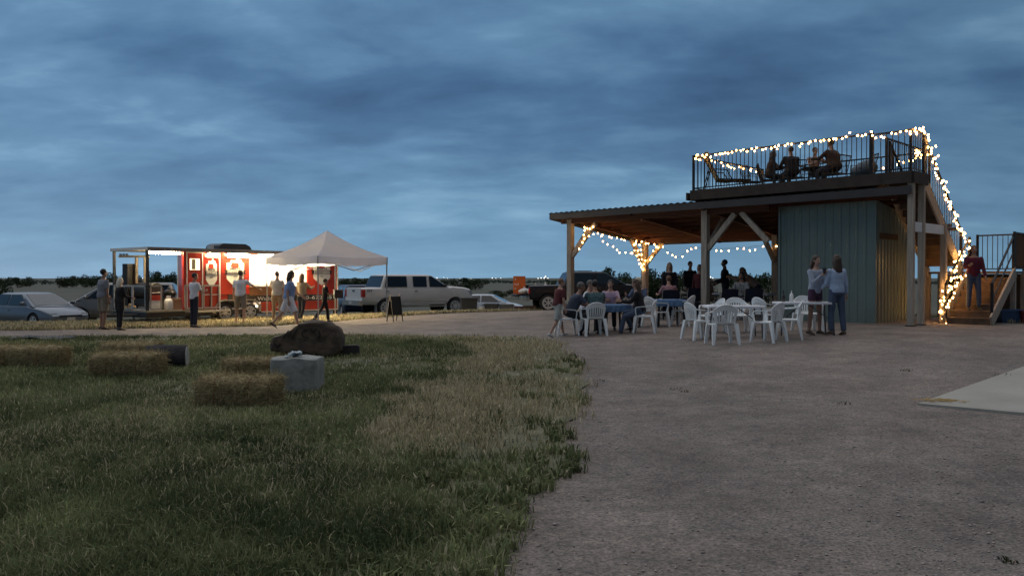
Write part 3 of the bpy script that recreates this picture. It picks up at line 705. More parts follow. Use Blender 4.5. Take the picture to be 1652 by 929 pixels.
# lamps: tube under the porch roof, tubes over the side, tubes inside
lampm = emit('lamp_tube', (1.0, .74, .38), 700.0); lampw = emit('lamp_inside', (1.0, .85, .62), 230.0)
def tube_lamp(x0, x1, y, z, mat, r=.035, sh=0):
    f = MB().box(x0, x1, y - .06, y + .06, z + .042, z + .07).build('lamp_fitting', white, tr)
    if sh: MB().box(x0, x1, y + .045, y + .052, z - .11, z + .041).build('added_shield', alu, f)  # added plate, cuts the tube's light off the wall behind it
    MB().tube([(x0 + .03, y, z), (x1 - .03, y, z)], r, 10).build('lamp_tube', mat, f)
tube_lamp(.1, 1.28, .10, TH - .18, emit('lamp_porch', (1.0, .80, .48), 110.0), .04); tube_lamp(3.0, 3.9, -.09, TH - .19, lampm, sh=1); tube_lamp(2.2, 2.6, -.09, TH - .2, lampm, .02, 1); tube_lamp(4.3, 6.4, -.09, TH - .19, lampm, sh=1)
for y in (.6, 1.3): tube_lamp(4.1, 7.4, y, TH - .2, lampw, .04)
# ---- on the porch
smk = thing('smoker', 'black barrel smoker with chimney standing on the trailer porch', 'smoker', tw(.62, 1.3, FZ), TA)
sm_m = M('smoker_iron', (.018, .017, .016), .5, .2, var=.3, scale=8); sm_b = M('smoker_bare', (.40, .32, .22), .5, .3, var=.25)
rg = []
for k in range(9): pass
m = MB(); m.tube([(0, -.75, .64), (0, -.72, .64), (0, .5, .64), (0, .53, .64)], [.28, .31, .31, .28], 24); m.build('barrel', sm_m, smk, 40)
MB().box(-.28, .28, -.70, .45, .12, .40).build('firebox', sm_m, smk)
for x, y in ((-.25, -.66), (.25, -.66), (-.25, .42), (.25, .42)): MB().box(x - .03, x + .03, y - .03, y + .03, .0, .119).build('leg', sm_m, smk)
MB().box(-.36, .02, .56, .92, .02, 1.62).build('upright_cabinet', sm_m, smk); MB().tube([(-.10, .42, .93), (-.10, .42, 1.84)], .055, 10).build('chimney', sm_b, smk, 40)
MB().tube([(.05, .10, .94), (.05, .10, 1.84)], .055, 10).build('chimney', sm_b, smk, 40)
m = MB(); m.beam((-.42, 1.0, 1.88), (.12, -.02, 1.88), .12, .07); m.build('flue', sm_b, smk)
for k in range(3): MB().tube([(-.40 + .06 * k, .96 - .11 * k, 1.92), (-.40 + .06 * k, .96 - .11 * k, 1.98)], .045, 8).build('flue_cap', black, smk)
MB().tube([(-.2, -.78, .60), (.2, -.78, .60)], .02, 6).build('handle', alu, smk)
t = thing('propane_tank', 'white propane tank on the porch floor beside the trailer door', 'tank', tw(.92, .28, FZ), TA)
m = MB(); m.tube([(0, 0, .02), (0, 0, .05), (0, 0, .30), (0, 0, .38), (0, 0, .42)], [.13, .15, .15, .11, .04], 16); m.build('cylinder', white, t, 50); m = MB(); m.tube([(0, 0, .40), (0, 0, .50)], .075, 12); m.build('collar', white, t); MB().tube([(0, 0, 0), (0, 0, .02)], .11, 12).build('foot_ring', white, t)
t = thing('storage_chest', 'low brown chest on the porch against the red trailer wall', 'chest', tw(1.22, .75, FZ), TA)
MB().box(-.2, .2, -.4, .4, 0, .34).build('chest_box', M('chest_brown', (.22, .16, .11), .7), t); MB().box(-.215, .215, -.415, .415, .345, .40).build('lid', M('chest_lid', (.28, .21, .15), .7), t)
t = thing('equipment_bag', 'dark equipment bag on the brown porch chest', 'bag', tw(1.22, .75, FZ + .40), TA)
m = MB(); m.sph((0, 0, .16), (.16, .34, .17), 14, 8); m.build('bag_body', black, t, 180); MB().tube([(0, -.15, .30), (0, -.08, .40), (0, .08, .40), (0, .15, .30)], .015, 6).build('handle', alu, t)
t = thing('cooler', 'red and white cooler low on the porch behind the front rail', 'cooler', tw(.42, .30, FZ), TA)
MB().box(-.17, .17, -.14, .14, 0, .34).build('cooler_box', white, t); MB().box(-.175, .175, -.145, .145, .345, .52).build('lid', M('cooler_red', (.5, .05, .03), .5), t); MB().tube([(-.1, -.15, .2), (0, -.19, .2), (.1, -.15, .2)], .012, 6).build('handle', white, t)
for k, (x, y, lab) in enumerate(((.3, 1.55, 'cut firewood piece leaning behind the left porch rail'), (.25, 1.95, 'pale wood block on the porch floor under the smoker'))):
    m = MB(); m.beam((0, -.2, .06), (.05, .2, .16 - k * .1), .13, .11); o = m.build('firewood', M('firewood', (.45, .30, .16), .8, var=.3), None, 0, tw(.15, y - .2, FZ + .002), TA); tag(o, lab, 'firewood')

# ================================================================== canopy tent
tc_ = Vector((-6.7, 29.0)); ph = R(5); TE = 2.17
cvm = M('canopy_fabric', (.88, .86, .90), .8, var=.03, scale=2)
b = cvm.node_tree; pb = b.nodes['Principled BSDF']; trn = b.nodes.new('ShaderNodeBsdfTranslucent'); trn.inputs[0].default_value = (.84, .87, .95, 1); mx = b.nodes.new('ShaderNodeMixShader'); mx.inputs[0].default_value = .62
b.links.new(pb.outputs[0], mx.inputs[1]); b.links.new(trn.outputs[0], mx.inputs[2]); b.links.new(mx.outputs[0], b.nodes['Material Output'].inputs[0])
tn = thing('canopy_tent', 'white pop up canopy tent on thin legs before the food trailer', 'canopy tent', (*tc_, g(*tc_)), ph)
cs = [Vector((TE, 0, 0)), Vector((0, TE, 0)), Vector((-TE, 0, 0)), Vector((0, -TE, 0))]     # right, back, left, front
EZ, PZ = 2.34, 3.30
m = MB(); nseg = 10
for k in range(4):
    a, c = cs[k], cs[(k + 1) % 4]; grid = []
    for i in range(nseg + 1):
        t_ = i / nseg
        for j in range(9):
            q = j / 8; base = a.lerp(c, q)
            edge = EZ - .05 * sin(pi * q)
            z = edge + (PZ - edge) * t_ - .10 * sin(pi * t_) * (1 + .5 * sin(pi * q)); p = base * (1 - t_); grid.append((p.x, p.y, z))
    f = [(i * 9 + j, i * 9 + j + 1, (i + 1) * 9 + j + 1, (i + 1) * 9 + j) for i in range(nseg) for j in range(8)]
    m.add(grid, f)
m.build('canopy_roof', cvm, tn, 30)
for k in range(4):
    a, c = cs[k], cs[(k + 1) % 4]; v = []; nn = (a + c).normalized()
    for j in range(25):
        q = j / 24; p = a.lerp(c, q) * 1.003; zt = EZ - .05 * sin(pi * q); w_ = .012 * sin(q * 24) + .01 * sin(q * 41)
        v += [(p.x, p.y, zt), (p.x + nn.x * w_, p.y + nn.y * w_, zt - .27 + .012 * sin(q * 30))]
    MB().add(v, [(2 * j, 2 * j + 2, 2 * j + 3, 2 * j + 1) for j in range(24)]).build('valance', cvm, tn, 180)
legm = M('tent_leg', (.45, .44, .43), .4, .6)
for c in cs:
    p = c * .985; q = tc_ + Vector((p.x * cos(ph) - p.y * sin(ph), p.x * sin(ph) + p.y * cos(ph))); zl = g(*q) - g(*tc_)
    l = MB().box(p.x - .022, p.x + .022, p.y - .022, p.y + .022, zl + .01, EZ - .02).build('leg', legm, tn); MB().box(p.x - .06, p.x + .06, p.y - .06, p.y + .06, zl, zl + .009).build('foot_plate', legm, l)
for k in range(4):
    a, c = cs[k] * .98, cs[(k + 1) % 4] * .98; md_ = (a + c) / 2; up = Vector((0, 0, 1))
    m = MB(); m.beam(a + up * (EZ - .12), md_ + up * (EZ - .5), .02, .03); MB().beam(md_ + up * (EZ - .5), c + up * (EZ - .12), .02, .03).build('truss', legm, tn); m.build('truss', legm, tn)
MB().tube([(0, 0, EZ - .3), (0, 0, PZ - .02)], .02, 6).build('peak_pole', legm, tn)

# ================================================================== vehicles (x forward, y left, ground at 0)
lampred = M('tail_lamp', (.45, .02, .015), .2, var=.1); lampclr = M('head_lamp', (.55, .57, .6), .12, .3, var=.1); platem = M('licence_plate', (.55, .52, .50), .5)
chrome = M('chrome', (.6, .6, .62), .15, .95, var=.05)
def vehicle(name, label, cat, loc, rot, W, st, cab, wins, axles, wr, paint, group=None, bed=None, arch=.07, tail_vert=False, rims=6):
    t = thing(name, label, cat, loc, rot, group); h = W / 2; rings = []
    for x, zb, zt, ws in st:
        w = h * ws; dz_ = zt - zb
        half = [(w * .90, zb), (w * .985, zb + .16 * dz_), (w, zb + .45 * dz_), (w * .985, zb + .74 * dz_), (w * .95, zb + .93 * dz_), (w * .86, zt)]
        rings.append([(x, -a, b) for a, b in half] + [(x, a, b) for a, b in half[::-1]])
    m = MB(); m.loft(rings); tmp = bpy.data.objects.new('tmp', m.mesh('tmp')); COL.objects.link(tmp)
    cut = MB()
    for ax in axles:
        for s in (-1, 1): cut.disc((ax, s * (h - .05), wr * 1.02), (0, 1, 0), wr + arch, .5, 28)
    if bed: cut.box(*bed)
    co = bpy.data.objects.new('tmpc', cut.mesh('tmpc')); COL.objects.link(co)
    tmp.data.materials.append(paint); co.data.materials.append(black)
    bo = tmp.modifiers.new('b', 'BOOLEAN'); bo.material_mode = 'TRANSFER'; bo.object = co; bo.operation = 'DIFFERENCE'; bo.solver = 'EXACT'
    o = holder('body', [paint, black], t)
    def post(me): me.shade_smooth(); me.set_sharp_from_angle(angle=R(32))
    defer(tmp, o, post); CUTTERS.append(co)
    # cabin
    x3, x2, x1, x0, zb, zr, wb, wt = cab; wb *= h; wt *= h
    def sec(f):   # f 0 belt .. 1 roof -> rear x, front x, half width, z
        return (x3 + (x2 - x3) * f, x0 + (x1 - x0) * f, wb + (wt - wb) * f, zb + (zr - zb) * f)
    cr = []
    for f, ins in ((-.06, 0), (0, 0), (.5, 0), (.86, 0), (.95, .03), (1.0, .09)):
        a, b, w, z = sec(f); w -= ins; a += ins * 1.2; b -= ins * 1.2; c = .05
        cr.append([(a, -w + c, z), (a + c, -w, z), ((a + b) / 2, -w - .015, z), (b - c, -w, z), (b, -w + c, z), (b + .03, 0, z), (b, w - c, z), (b - c, w, z), ((a + b) / 2, w + .015, z), (a + c, w, z), (a, w - c, z), (a - .02, 0, z)])
    m = MB(); m.loft(cr); m.build('cabin', paint, t, 35)
    f0, f1 = .06, .86
    for s in (-1, 1):
        for xa, xb in wins:
            a0, b0, w0, z0 = sec(f0); a1, b1, w1, z1 = sec(f1); p = []
            for (x, a, b, w, z) in ((xa, a0, b0, w0, z0), (xb, a0, b0, w0, z0), (xb, a1, b1, w1, z1), (xa, a1, b1, w1, z1)):
                x = min(max(x, a + .09), b - .10); p.append(Vector((x, s * (w + .030), z)))
            m = MB(); inn = [q - Vector((0, s * .016, 0)) for q in p]
            m.add(p + inn, [(0, 1, 2, 3) if s < 0 else (3, 2, 1, 0)] + [(i, (i + 1) % 4, 4 + (i + 1) % 4, 4 + i) for i in range(4)]); m.build('side_window', glass, t)
    def endglass(nm, front):
        p = []
        for f, k in ((f0, .88), (f0, -.88), (f1 + .04, -.86), (f1 + .04, .86)):
            a, b, w, z = sec(f); x = b + .036 if front else a - .026; p.append(Vector((x, w * k, z)))
        d = Vector((-.02 if front else .02, 0, -.004)); m = MB(); m.add(p + [q + d for q in p], [(0, 1, 2, 3) if not front else (3, 2, 1, 0)] + [(i, (i + 1) % 4, 4 + (i + 1) % 4, 4 + i) for i in range(4)]); m.build(nm, glass, t)
    endglass('windshield', True); endglass('rear_window', False)
    for ax in axles:
        for s in (-1, 1): wheel(t, (ax, s * (h - .13), wr), wr, .22, out=s, spokes=rims)
    MB().box(axles[0] - wr, axles[-1] + wr, -h * .7, h * .7, st[0][1] + .02 - .12, st[0][1] + .1).build('underbody', black, t)
    for s in (-1, 1):
        xm = x0 - .35; m = MB(); m.sph((xm, s * (h + .09), zb + .10), (.06, .11, .08), 8, 6); m.build('mirror', paint if cat != 'pickup truck' else black, t, 180)
    xf, zf0, zf1, wf = st[-1]; xr_, zr0, zr1, wr_ = st[0]
    for s in (-1, 1):
        for (xa, xb) in wins[:2]: MB().box(xa + .06, xa + .22, s * (h + .0) - .02, s * (h + .0) + .02, zb - .16, zb - .13).build('door_handle', chrome, t)
    return t
CUTTERS = []
def extra(t, nm, x0, x1, y0, y1, z0, z1, mat): return MB().box(x0, x1, y0, y1, z0, z1).build(nm, mat, t)
# silver crew pickup
X, Y = -5.04, 40.5
tk = vehicle('pickup_truck', 'silver crew cab pickup truck parked beyond the tent on the verge', 'pickup truck', (X, Y, g(-4.5, 39.8)), R(35), 2.03,
    [(-3.2, .62, 1.37, .97), (-3.1, .58, 1.39, 1), (-.8, .55, 1.39, 1), (1.6, .55, 1.40, 1), (1.75, .55, 1.44, 1), (2.45, .55, 1.38, .99), (2.85, .58, 1.30, .95), (2.98, .62, 1.15, .90)],
    (-2.2, -1.92, .55, 1.62, 1.38, 2.03, .93, .82), [(-2.0, -.80), (-.46, .30), (.46, 1.5)], (-1.95, 1.93), .42, silver, None, (-3.08, -2.36, -.86, .86, .95, 1.6), rims=8)
for s in (-1, 1):
    extra(tk, 'tail_light', -3.215, -3.05, s * .93 - .09, s * .93 + .09, .95, 1.30, lampred); extra(tk, 'head_light', 2.70, 2.95, s * .80 - .16, s * .80 + .16, 1.0, 1.2, lampclr)
extra(tk, 'rear_bumper', -3.36, -3.18, -.98, .98, .55, .78, chrome); extra(tk, 'front_bumper', 2.9, 3.10, -.96, .96, .55, .80, chrome); extra(tk, 'grille', 2.96, 3.02, -.6, .6, .82, 1.12, black)
extra(tk, 'licence_plate', -3.375, -3.361, -.16, .16, .60, .74, platem); extra(tk, 'tailgate_handle', -3.222, -3.20, -.12, .12, 1.20, 1.27, black); extra(tk, 'running_board', -1.4, 1.4, -1.05, -.93, .43, .50, chrome); extra(tk, 'mud_flap', -2.46, -2.44, -1.0, -.75, .2, .6, M('mud_flap', (.30, .29, .28), .7))
text('side_letters', 'FX4', .16, black, tk, (-2.98, -1.024, 1.20), (1, 0, 0), (0, 0, 1), shear=.3)
# dark pickup with its tailgate down behind the pavilion
X, Y = 3.45, 38.2; darkp = M('car_dark', (.018, .019, .024), .3, .3, var=.1)
dk = vehicle('pickup_truck', 'dark pickup truck with tailgate down loaded with bags behind the pavilion', 'pickup truck', (X, Y, g(X, Y - 1)), R(9), 2.0,
    [(-2.85, .62, 1.20, .97), (-2.75, .55, 1.22, 1), (-.9, .55, 1.26, 1), (1.8, .55, 1.28, 1), (2.6, .55, 1.20, .99), (2.85, .58, 1.0, .92)],
    (-1.2, -.85, .75, 1.85, 1.24, 1.86, .93, .78), [(-1.05, .2), (.32, 1.6)], (-1.95, 1.85), .40, darkp, None, (-3.0, -1.25, -.85, .85, .78, 1.6))
extra(dk, 'tailgate', -3.38, -2.86, -.85, .85, .74, .80, darkp); extra(dk, 'rear_bumper', -2.98, -2.83, -.97, .97, .48, .68, chrome); extra(dk, 'licence_plate', -2.995, -2.981, -.16, .16, .51, .64, platem)
for s in (-1, 1): extra(dk, 'tail_light', -2.865, -2.80, s * .92 - .07, s * .92 + .07, .84, 1.10, lampred)
for k in (-.35, .35): MB().beam((-.4, k, 1.89), (.3, k, 1.89), .03, .03).build('roof_bar', black, dk)
def dkw(x, y, z): c, s_ = cos(R(9)), sin(R(9)); return (3.45 + x * c - y * s_, 38.2 + x * s_ + y * c, dk.location.z + z)
t = thing('sign_board', 'upright orange sign board with white letters standing on the dark tailgate', 'sign', dkw(-3.1, .25, .803), R(9))
MB().box(-.29, .29, -.02, .02, 0, .84).build('board', M('sign_orange', (.75, .16, .03), .6, var=.05), t)
text('sign_letters', '&', .13, white, t, (-.24, -.024, .66), (1, 0, 0), (0, 0, 1)); text('sign_letters', 'ind', .17, white, t, (-.25, -.024, .40), (1, 0, 0), (0, 0, 1)); text('sign_letters', '&', .13, white, t, (-.24, -.024, .22), (1, 0, 0), (0, 0, 1))
bagm = M('white_bag', (.62, .62, .62), .7, var=.25, scale=9, bump=.6, bscale=14); sackm = M('tan_sack', (.45, .41, .36), .8, var=.2, scale=9, bump=.6, bscale=14)
def bag(lab, p, r, mat, tall):
    m = MB(); m.sph((0, 0, r[2]), r, 14, 9); m.v = [(x * (1 + .2 * sin(7 * z + 5 * y + p[0])), y * (1 + .2 * sin(9 * z + 4 * x)), z * (1 + .06 * sin(9 * x))) for x, y, z in m.v]
    t = thing('bag', lab, 'bag', p, 0, 'bags on the dark tailgate'); m.build('bag_body', mat, t, 180)
    m = MB(); m.tube([(0, 0, r[2] * 1.9), (.01, 0, r[2] * 2.1), (.03, .01, r[2] * 2.3)], [.05, .03, .06], 8); m.build('bag_neck', mat, t, 180)
bag('crumpled white bag on the tailgate nearest the orange board', dkw(-3.0, -.45, .80), (.22, .20, .14), bagm, 0); bag('small white bag behind the others on the dark tailgate', dkw(-2.72, -.55, .80), (.17, .18, .13), bagm, 0)
bag('tan sack upright in the middle of the dark tailgate', dkw(-2.45, -.45, .80), (.17, .2, .22), sackm, 1); bag('pale tall sack in the truck bed nearest the walker', dkw(-2.0, -.5, .80), (.17, .2, .24), bagm, 1)
# cars
sedan_st = [(-2.3, .42, .80, .86), (-2.2, .30, .94, .94), (-1.5, .26, .96, 1), (0, .24, .92, 1), (1.0, .24, .92, 1), (1.7, .26, .82, .97), (2.15, .30, .68, .90), (2.32, .40, .55, .80)]
sedan_cab = (-1.95, -1.05, .25, 1.25, .92, 1.42, .90, .66)
def sedan(label, px, Y, rot, paint, dz=-.03):
    x, y, z = wp(px, Y); t = vehicle('parked_car', label, 'car', (x, y, z + dz), R(rot), 1.80, sedan_st, sedan_cab, [(-1.55, -.42), (-.34, .85)], (-1.38, 1.36), .32, paint, 'parked cars', arch=.05)
    for s in (-1, 1):
        extra(t, 'head_light', 1.98, 2.22, s * .62 - .14, s * .62 + .14, .54, .65, lampclr); extra(t, 'tail_light', -2.30, -2.15, s * .64 - .14, s * .64 + .14, .68, .84, lampred)
    extra(t, 'licence_plate', 2.325, 2.34, -.16, .16, .38, .50, platem); extra(t, 'licence_plate', -2.325, -2.302, -.16, .16, .5, .64, platem); extra(t, 'grille', 2.24, 2.33, -.45, .45, .52, .58, black)
    return t
sedan('silver blue sedan parked at the far left with its plate showing', 55, 31.5, -28, M('car_blue_silver', (.17, .19, .22), .28, .4, var=.05))
sedan('white sedan parked in the low field behind the grey tubs', 788, 52, -8, M('car_white', (.68, .70, .72), .28, .0, var=.04), .12)
sedan('dark car half hidden behind the white sedan', 768, 66, -12, darkp)
suv_st = [(-2.4, .45, 1.0, .92), (-2.3, .35, 1.10, .98), (0, .30, 1.06, 1), (1.2, .30, 1.04, 1), (1.9, .34, .94, .96), (2.3, .40, .78, .88), (2.42, .48, .65, .80)]
def suv(label, px, Y, rot, paint):
    x, y, z = wp(px, Y); t = vehicle('parked_car', label, 'car', (x, y, z), R(rot), 1.9, suv_st, (-2.3, -2.0, .45, 1.5, 1.05, 1.72, .92, .74), [(-2.0, -1.15), (-1.05, -.1), (.0, 1.15)], (-1.42, 1.42), .35, paint, 'parked cars', arch=.06)
    for s in (-1, 1): extra(t, 'head_light', 2.1, 2.32, s * .66 - .14, s * .66 + .14, .66, .78, lampclr); extra(t, 'tail_light', -2.42, -2.3, s * .80 - .1, s * .80 + .1, .85, 1.05, lampred)
    extra(t, 'licence_plate', -2.43, -2.405, -.16, .16, .7, .84, platem)
    return t
suv('grey silver minivan facing left behind the two people on the left', 196, 33.5, 196, M('car_grey_silver', (.30, .29, .28), .3, .6, var=.05))
suv('dark blue car parked between the red trailer and silver pickup', 571, 43, 112, M('car_navy', (.012, .02, .05), .3, .4, var=.1))
# tubs and boxes along the verge
tubg = M('tub_grey', (.15, .155, .16), .7, var=.2, scale=4); tubd = M('tub_dark', (.05, .052, .056), .7, var=.2)
def tub(name, lab, cat, px, Y, w, d, h, mat, rz, taper=.88, lid=True):
    x, y, z = wp(px, Y); t = thing(name, lab, cat, (x, y, z + .005), R(rz), 'tubs and boxes on the verge')
    m = MB(); m.loft([[(-w / 2 * k, -d / 2 * k, q), (w / 2 * k, -d / 2 * k, q), (w / 2 * k, d / 2 * k, q), (-w / 2 * k, d / 2 * k, q)] for k, q in ((taper, 0), (1, h * .9))]); m.build('tub_body', mat, t)
    m = MB(); m.loft([[(-w / 2 * k, -d / 2 * k, q), (w / 2 * k, -d / 2 * k, q), (w / 2 * k, d / 2 * k, q), (-w / 2 * k, d / 2 * k, q)] for k, q in ((1.04, h * .902), (1.04, h * .97), (.96, h))]); m.build('lid', mat, t)
tub('storage_tub', 'big dark grey tub against the front of the silver pickup', 'tub', 756, 37.4, .75, .6, .74, tubd, 12)
tub('storage_tub', 'mid grey tub in front of the white car door', 'tub', 793, 37.4, .62, .5, .44, tubd, -8)
tub('storage_tub', 'paler grey tub before the front wheel of the white car', 'tub', 817, 37.4, .66, .5, .40, tubg, 6)
tub('wooden_crate', 'dark red brown box right of the pale grey tub', 'crate', 838, 37.4, .5, .45, .28, M('crate_red', (.10, .04, .035), .8, var=.3), 0, 1)
tub('wooden_crate', 'brown box next to the tail of the dark pickup', 'crate', 855, 37.4, .55, .45, .30, M('crate_brown', (.12, .08, .06), .8, var=.3), 5, 1)
x, y, z = wp(777, 37.2); t = thing('bucket', 'small white bucket between two grey tubs', 'bucket', (x, y, z), 0)
m = MB(); m.tube([(0, 0, 0), (0, 0, .3)], [.11, .14], 14); m.build('bucket_body', white, t, 40); MB().tube([(-.14, 0, .28), (0, -.1, .34), (.14, 0, .28)], .006, 5).build('handle', alu, t)
# folding chalkboard by the tent leg
x, y, z = wp(637, 28.3); t = thing('a_frame_sign', 'black folding chalkboard standing under the right tent corner', 'sign', (x, y, z), R(38)); t.scale = (.85, .85, .95)
for s in (-1, 1):
    m = MB(); m.beam((-.22, s * .28, 0), (-.22, s * .02, 1.0), .03, .04); m.build('leg', black, t); m = MB(); m.beam((.22, s * .28, 0), (.22, s * .02, 1.0), .03, .04); m.build('leg', black, t)
    m = MB(); m.beam((0, s * .21, .25), (0, s * .035, .94), .42, .02, 0, (0, 1, 0)); m.build('board', M('chalkboard', (.008, .009, .009), .8), t)

m = MB(); r_ = random.Random(3); c0 = A + (B - A) * .07 + (D - A) * .12; zc = g(*c0) + .046
for k in range(70):
    a = r_.uniform(0, pi); x_, y_ = r_.gauss(0, .11), r_.gauss(0, .07); d_ = Vector((cos(a), sin(a), 0)) * r_.uniform(.02, .06); p = Vector((x_, y_, r_.uniform(.002, .012))); m.beam(p - d_, p + d_, .007, .003)
o = m.build('tan_patch', M('debris_tan', (.50, .32, .10), .9, var=.3), None, 0, (c0.x, c0.y, zc)); tag(o, 'little patch of tan debris on the near corner of the concrete slab', 'straw', None, 'stuff')  # thin tan pieces scattered flat on the pad corner
# ================================================================== foreground: bales, cylinder, boulder, stump
strawc = M('straw', (.17, .125, .055), .9, 0, scale=14, col2=(.42, .335, .175), stretch=(1, 1, 3), bump=1.0, bscale=60)
def bale(lab, px, py, rz, L=1.02, D_=.46, H=.40, dark=1.0):
    x, y = gp(px, py); z = g(x, y); t = thing('hay_bale', lab, 'hay bale', (x, y, z + .01), R(rz), 'hay bales on the lawn')
    nx, nz, m = 22, 10, MB(); rings = []
    for i in range(nx + 1):
        f = i / nx; xx = -L / 2 + L * f; k = 1 - .10 * abs(2 * f - 1) ** 6; rg = []
        for j in range(28):
            a = 2 * pi * j / 28; cx_, cz_ = cos(a), sin(a); q = (abs(cx_) ** 4.5 + abs(cz_) ** 4.5) ** (-1 / 4.5)
            no = .03 * (random.random() - .5) - (.014 if any(abs(f - u) < .03 for u in (.27, .73)) else 0)
            rg.append((xx + random.uniform(-.008, .008), (D_ / 2 * k + no) * q * cx_, H / 2 + (H / 2 * k + no) * q * cz_))
        rings.append(rg)
    m.loft(rings); m.build('bale_body', strawc, t, 180)
    for u in (-.23, .23):
        m = MB(); pts = [(u * L, (D_ / 2 + .004) * (abs(cos(a)) ** 4.5 + abs(sin(a)) ** 4.5) ** (-1 / 4.5) * cos(a), H / 2 + (H / 2 + .004) * (abs(cos(a)) ** 4.5 + abs(sin(a)) ** 4.5) ** (-1 / 4.5) * sin(a)) for a in np.linspace(0, 2 * pi, 33)]
        m.tube(pts, .004, 4, caps=False); m.build('twine', M('twine', (.25, .10, .05), .9), t)
    n = 2600; P = np.empty((n, 3)); dirs = np.empty((n, 3)); sd = rng.integers(0, 5, n); a = rng.uniform(-.5, .5, n); b = rng.uniform(-.5, .5, n)
    for s, (p, nn) in enumerate((((a * L, -D_ / 2 + 0 * a, H / 2 + b * H), (0, -1, -.5)), ((a * L, D_ / 2 + 0 * a, H / 2 + b * H), (0, 1, -.3)), ((a * L, b * D_, H + 0 * a), (0, 0, .5)), ((L / 2 + 0 * a, a * D_, H / 2 + b * H), (1, 0, -.4)), ((-L / 2 + 0 * a, a * D_, H / 2 + b * H), (-1, 0, -.4)))):
        k = sd == s; P[k] = np.stack(p, -1)[k]; dirs[k] = nn
    dirs = dirs * .6 + rng.normal(0, .6, (n, 3)); dirs /= np.linalg.norm(dirs, axis=1)[:, None]; wv = rng.normal(0, 1, (n, 3)); wv = np.cross(dirs, wv); wv /= np.linalg.norm(wv, axis=1)[:, None]
    Ln = rng.uniform(.04, .14, n)[:, None]; wd = rng.uniform(.002, .005, n)[:, None]
    co = np.stack([P - wv * wd, P + wv * wd, P + dirs * Ln], 1).reshape(-1, 3); tone = rng.random(n)[:, None]
    c = np.repeat((np.array([.20, .15, .065]) * (1 - tone) + np.array([.54, .45, .26]) * tone), 3, 0)
    o = npmesh('loose_straw', co, np.arange(n * 3).reshape(-1, 3), grass_m, False, c); o.parent = t; o['kind'] = 'stuff'
    return t
bale('nearest hay bale with shaggy straw left of the concrete block', 386, 662, -6, L=.90)
bale('hay bale tucked behind the nearest bale and the concrete block', 412, 622, 7, L=.85)
bale('hay bale in front of the dark stump on the left', 207, 611, -3)
bale('hay bale lying behind another bale beside the dark stump', 213, 589, 3, L=.95)
bale('hay bale at the left edge near the gravel road', 45, 596, -2, L=1.25)
# concrete cylinder with papers on it
x, y = gp(480, 640); y += .33; x = (480 - 826) / F * y; z = g(x, y)
t = thing('concrete_block', 'pale rough concrete block standing beside the nearest hay bale', 'concrete block', (x, y, z), 0)
m = MB(); rings = []
for zz_, k in ((-.02, 1.0), (.05, 1.0), (.16, 1.005), (.28, 1.0), (.38, .995), (.47, .99), (.487, .97), (.492, .90)):
    rg = []
    for j in range(56):
        a = 2 * pi * j / 56 + pi / 4; q = (abs(cos(a)) ** 9 + abs(sin(a)) ** 9) ** (-1 / 9); no = 1 + .03 * (float(fbm(cos(a) * 3 + 5, sin(a) * 3 + zz_ * 7)) - .5)
        rg.append((.315 * k * q * no * cos(a), .27 * k * q * no * sin(a), zz_ + (.012 * sin(5 * cos(a) + 1) if zz_ > .4 else 0)))
    rings.append(rg)
m.loft(rings); m.build('block', M('block_concrete', (.20, .205, .19), .85, 0, scale=5, col2=(.33, .335, .31), bump=.6, bscale=16), t, 35)
for lab, dx_, dy_, dz_, w, rz in (('crumpled grey cloth lying flat on the concrete block', -.06, .0, 0, .20, 10),):
    q = thing('folded_cloth', lab, 'cloth', (x + dx_, y + dy_, z + .497), R(rz)); 
    for k in range(3):
        m = MB(); n = 12; v = []
        for i in range(n):
            for j in range(n):
                a, b = i / (n - 1) - .5, j / (n - 1) - .5; v.append(((a * 1.1) * w * (1 - .18 * k) + .02 * k, b * w * 1.2, .004 + .024 * k + .016 * (sin(9 * a + 3 * k) * cos(8 * b + k) + 1) * .6))
        m.add(v, [(i * n + j, (i + 1) * n + j, (i + 1) * n + j + 1, i * n + j + 1) for i in range(n - 1) for j in range(n - 1)]); m.build('fold', M('cloth_grey', (.36, .42, .45), .9, var=.2), q, 180)
# boulder with carved marks, on a dark timber
x, y = gp(498, 577); z = g(x, y)
t = thing('boulder', 'big brown boulder with carved marks resting on a dark timber', 'boulder', (x, y, z + .0), R(3)); t.scale = (1.06, 1, .9)
prof = [(-.65, .18), (-.67, .32), (-.61, .46), (-.45, .51), (-.26, .63), (-.13, .77), (.09, .82), (.41, .79), (.55, .68), (.63, .45), (.65, .18), (.54, .04), (.03, .05), (-.26, .10)]
m = MB(); rings = []; ctr = Vector((-.02, 0, .42))
for yy, k in ((-.345, .80), (-.34, .91), (-.31, .96), (-.2, 1.0), (.05, 1.0), (.25, .94), (.36, .78), (.38, .5)):
    rg = []
    for i in range(len(prof)):
        for s in range(3):
            a, b = Vector(prof[i]), Vector(prof[(i + 1) % len(prof)]); p = a.lerp(b, s / 3); q = ctr + (Vector((p.x, 0, p.y)) - ctr) * k
            no = .16 * (float(fbm(q.x * 5 + 9, q.z * 5 + yy * 4)) - .5); rg.append((q.x * (1 + no), yy + .10 * (q.z - .4) + no, max(.02, q.z * (1 + no * .8))))
    rings.append(rg)
m.loft(rings); m.build('rock', M('boulder_rock', (.040, .030, .022), .9, 0, scale=4, col2=(.115, .082, .056), bump=1.5, bscale=9), t, 50)
carve = M('carved_mark', (.015, .014, .013), .95)
def stroke(pts): MB().tube([(a, -.365 + .10 * (b - .4), b) for a, b in pts], .013, 6).build('carved_mark', carve, t)
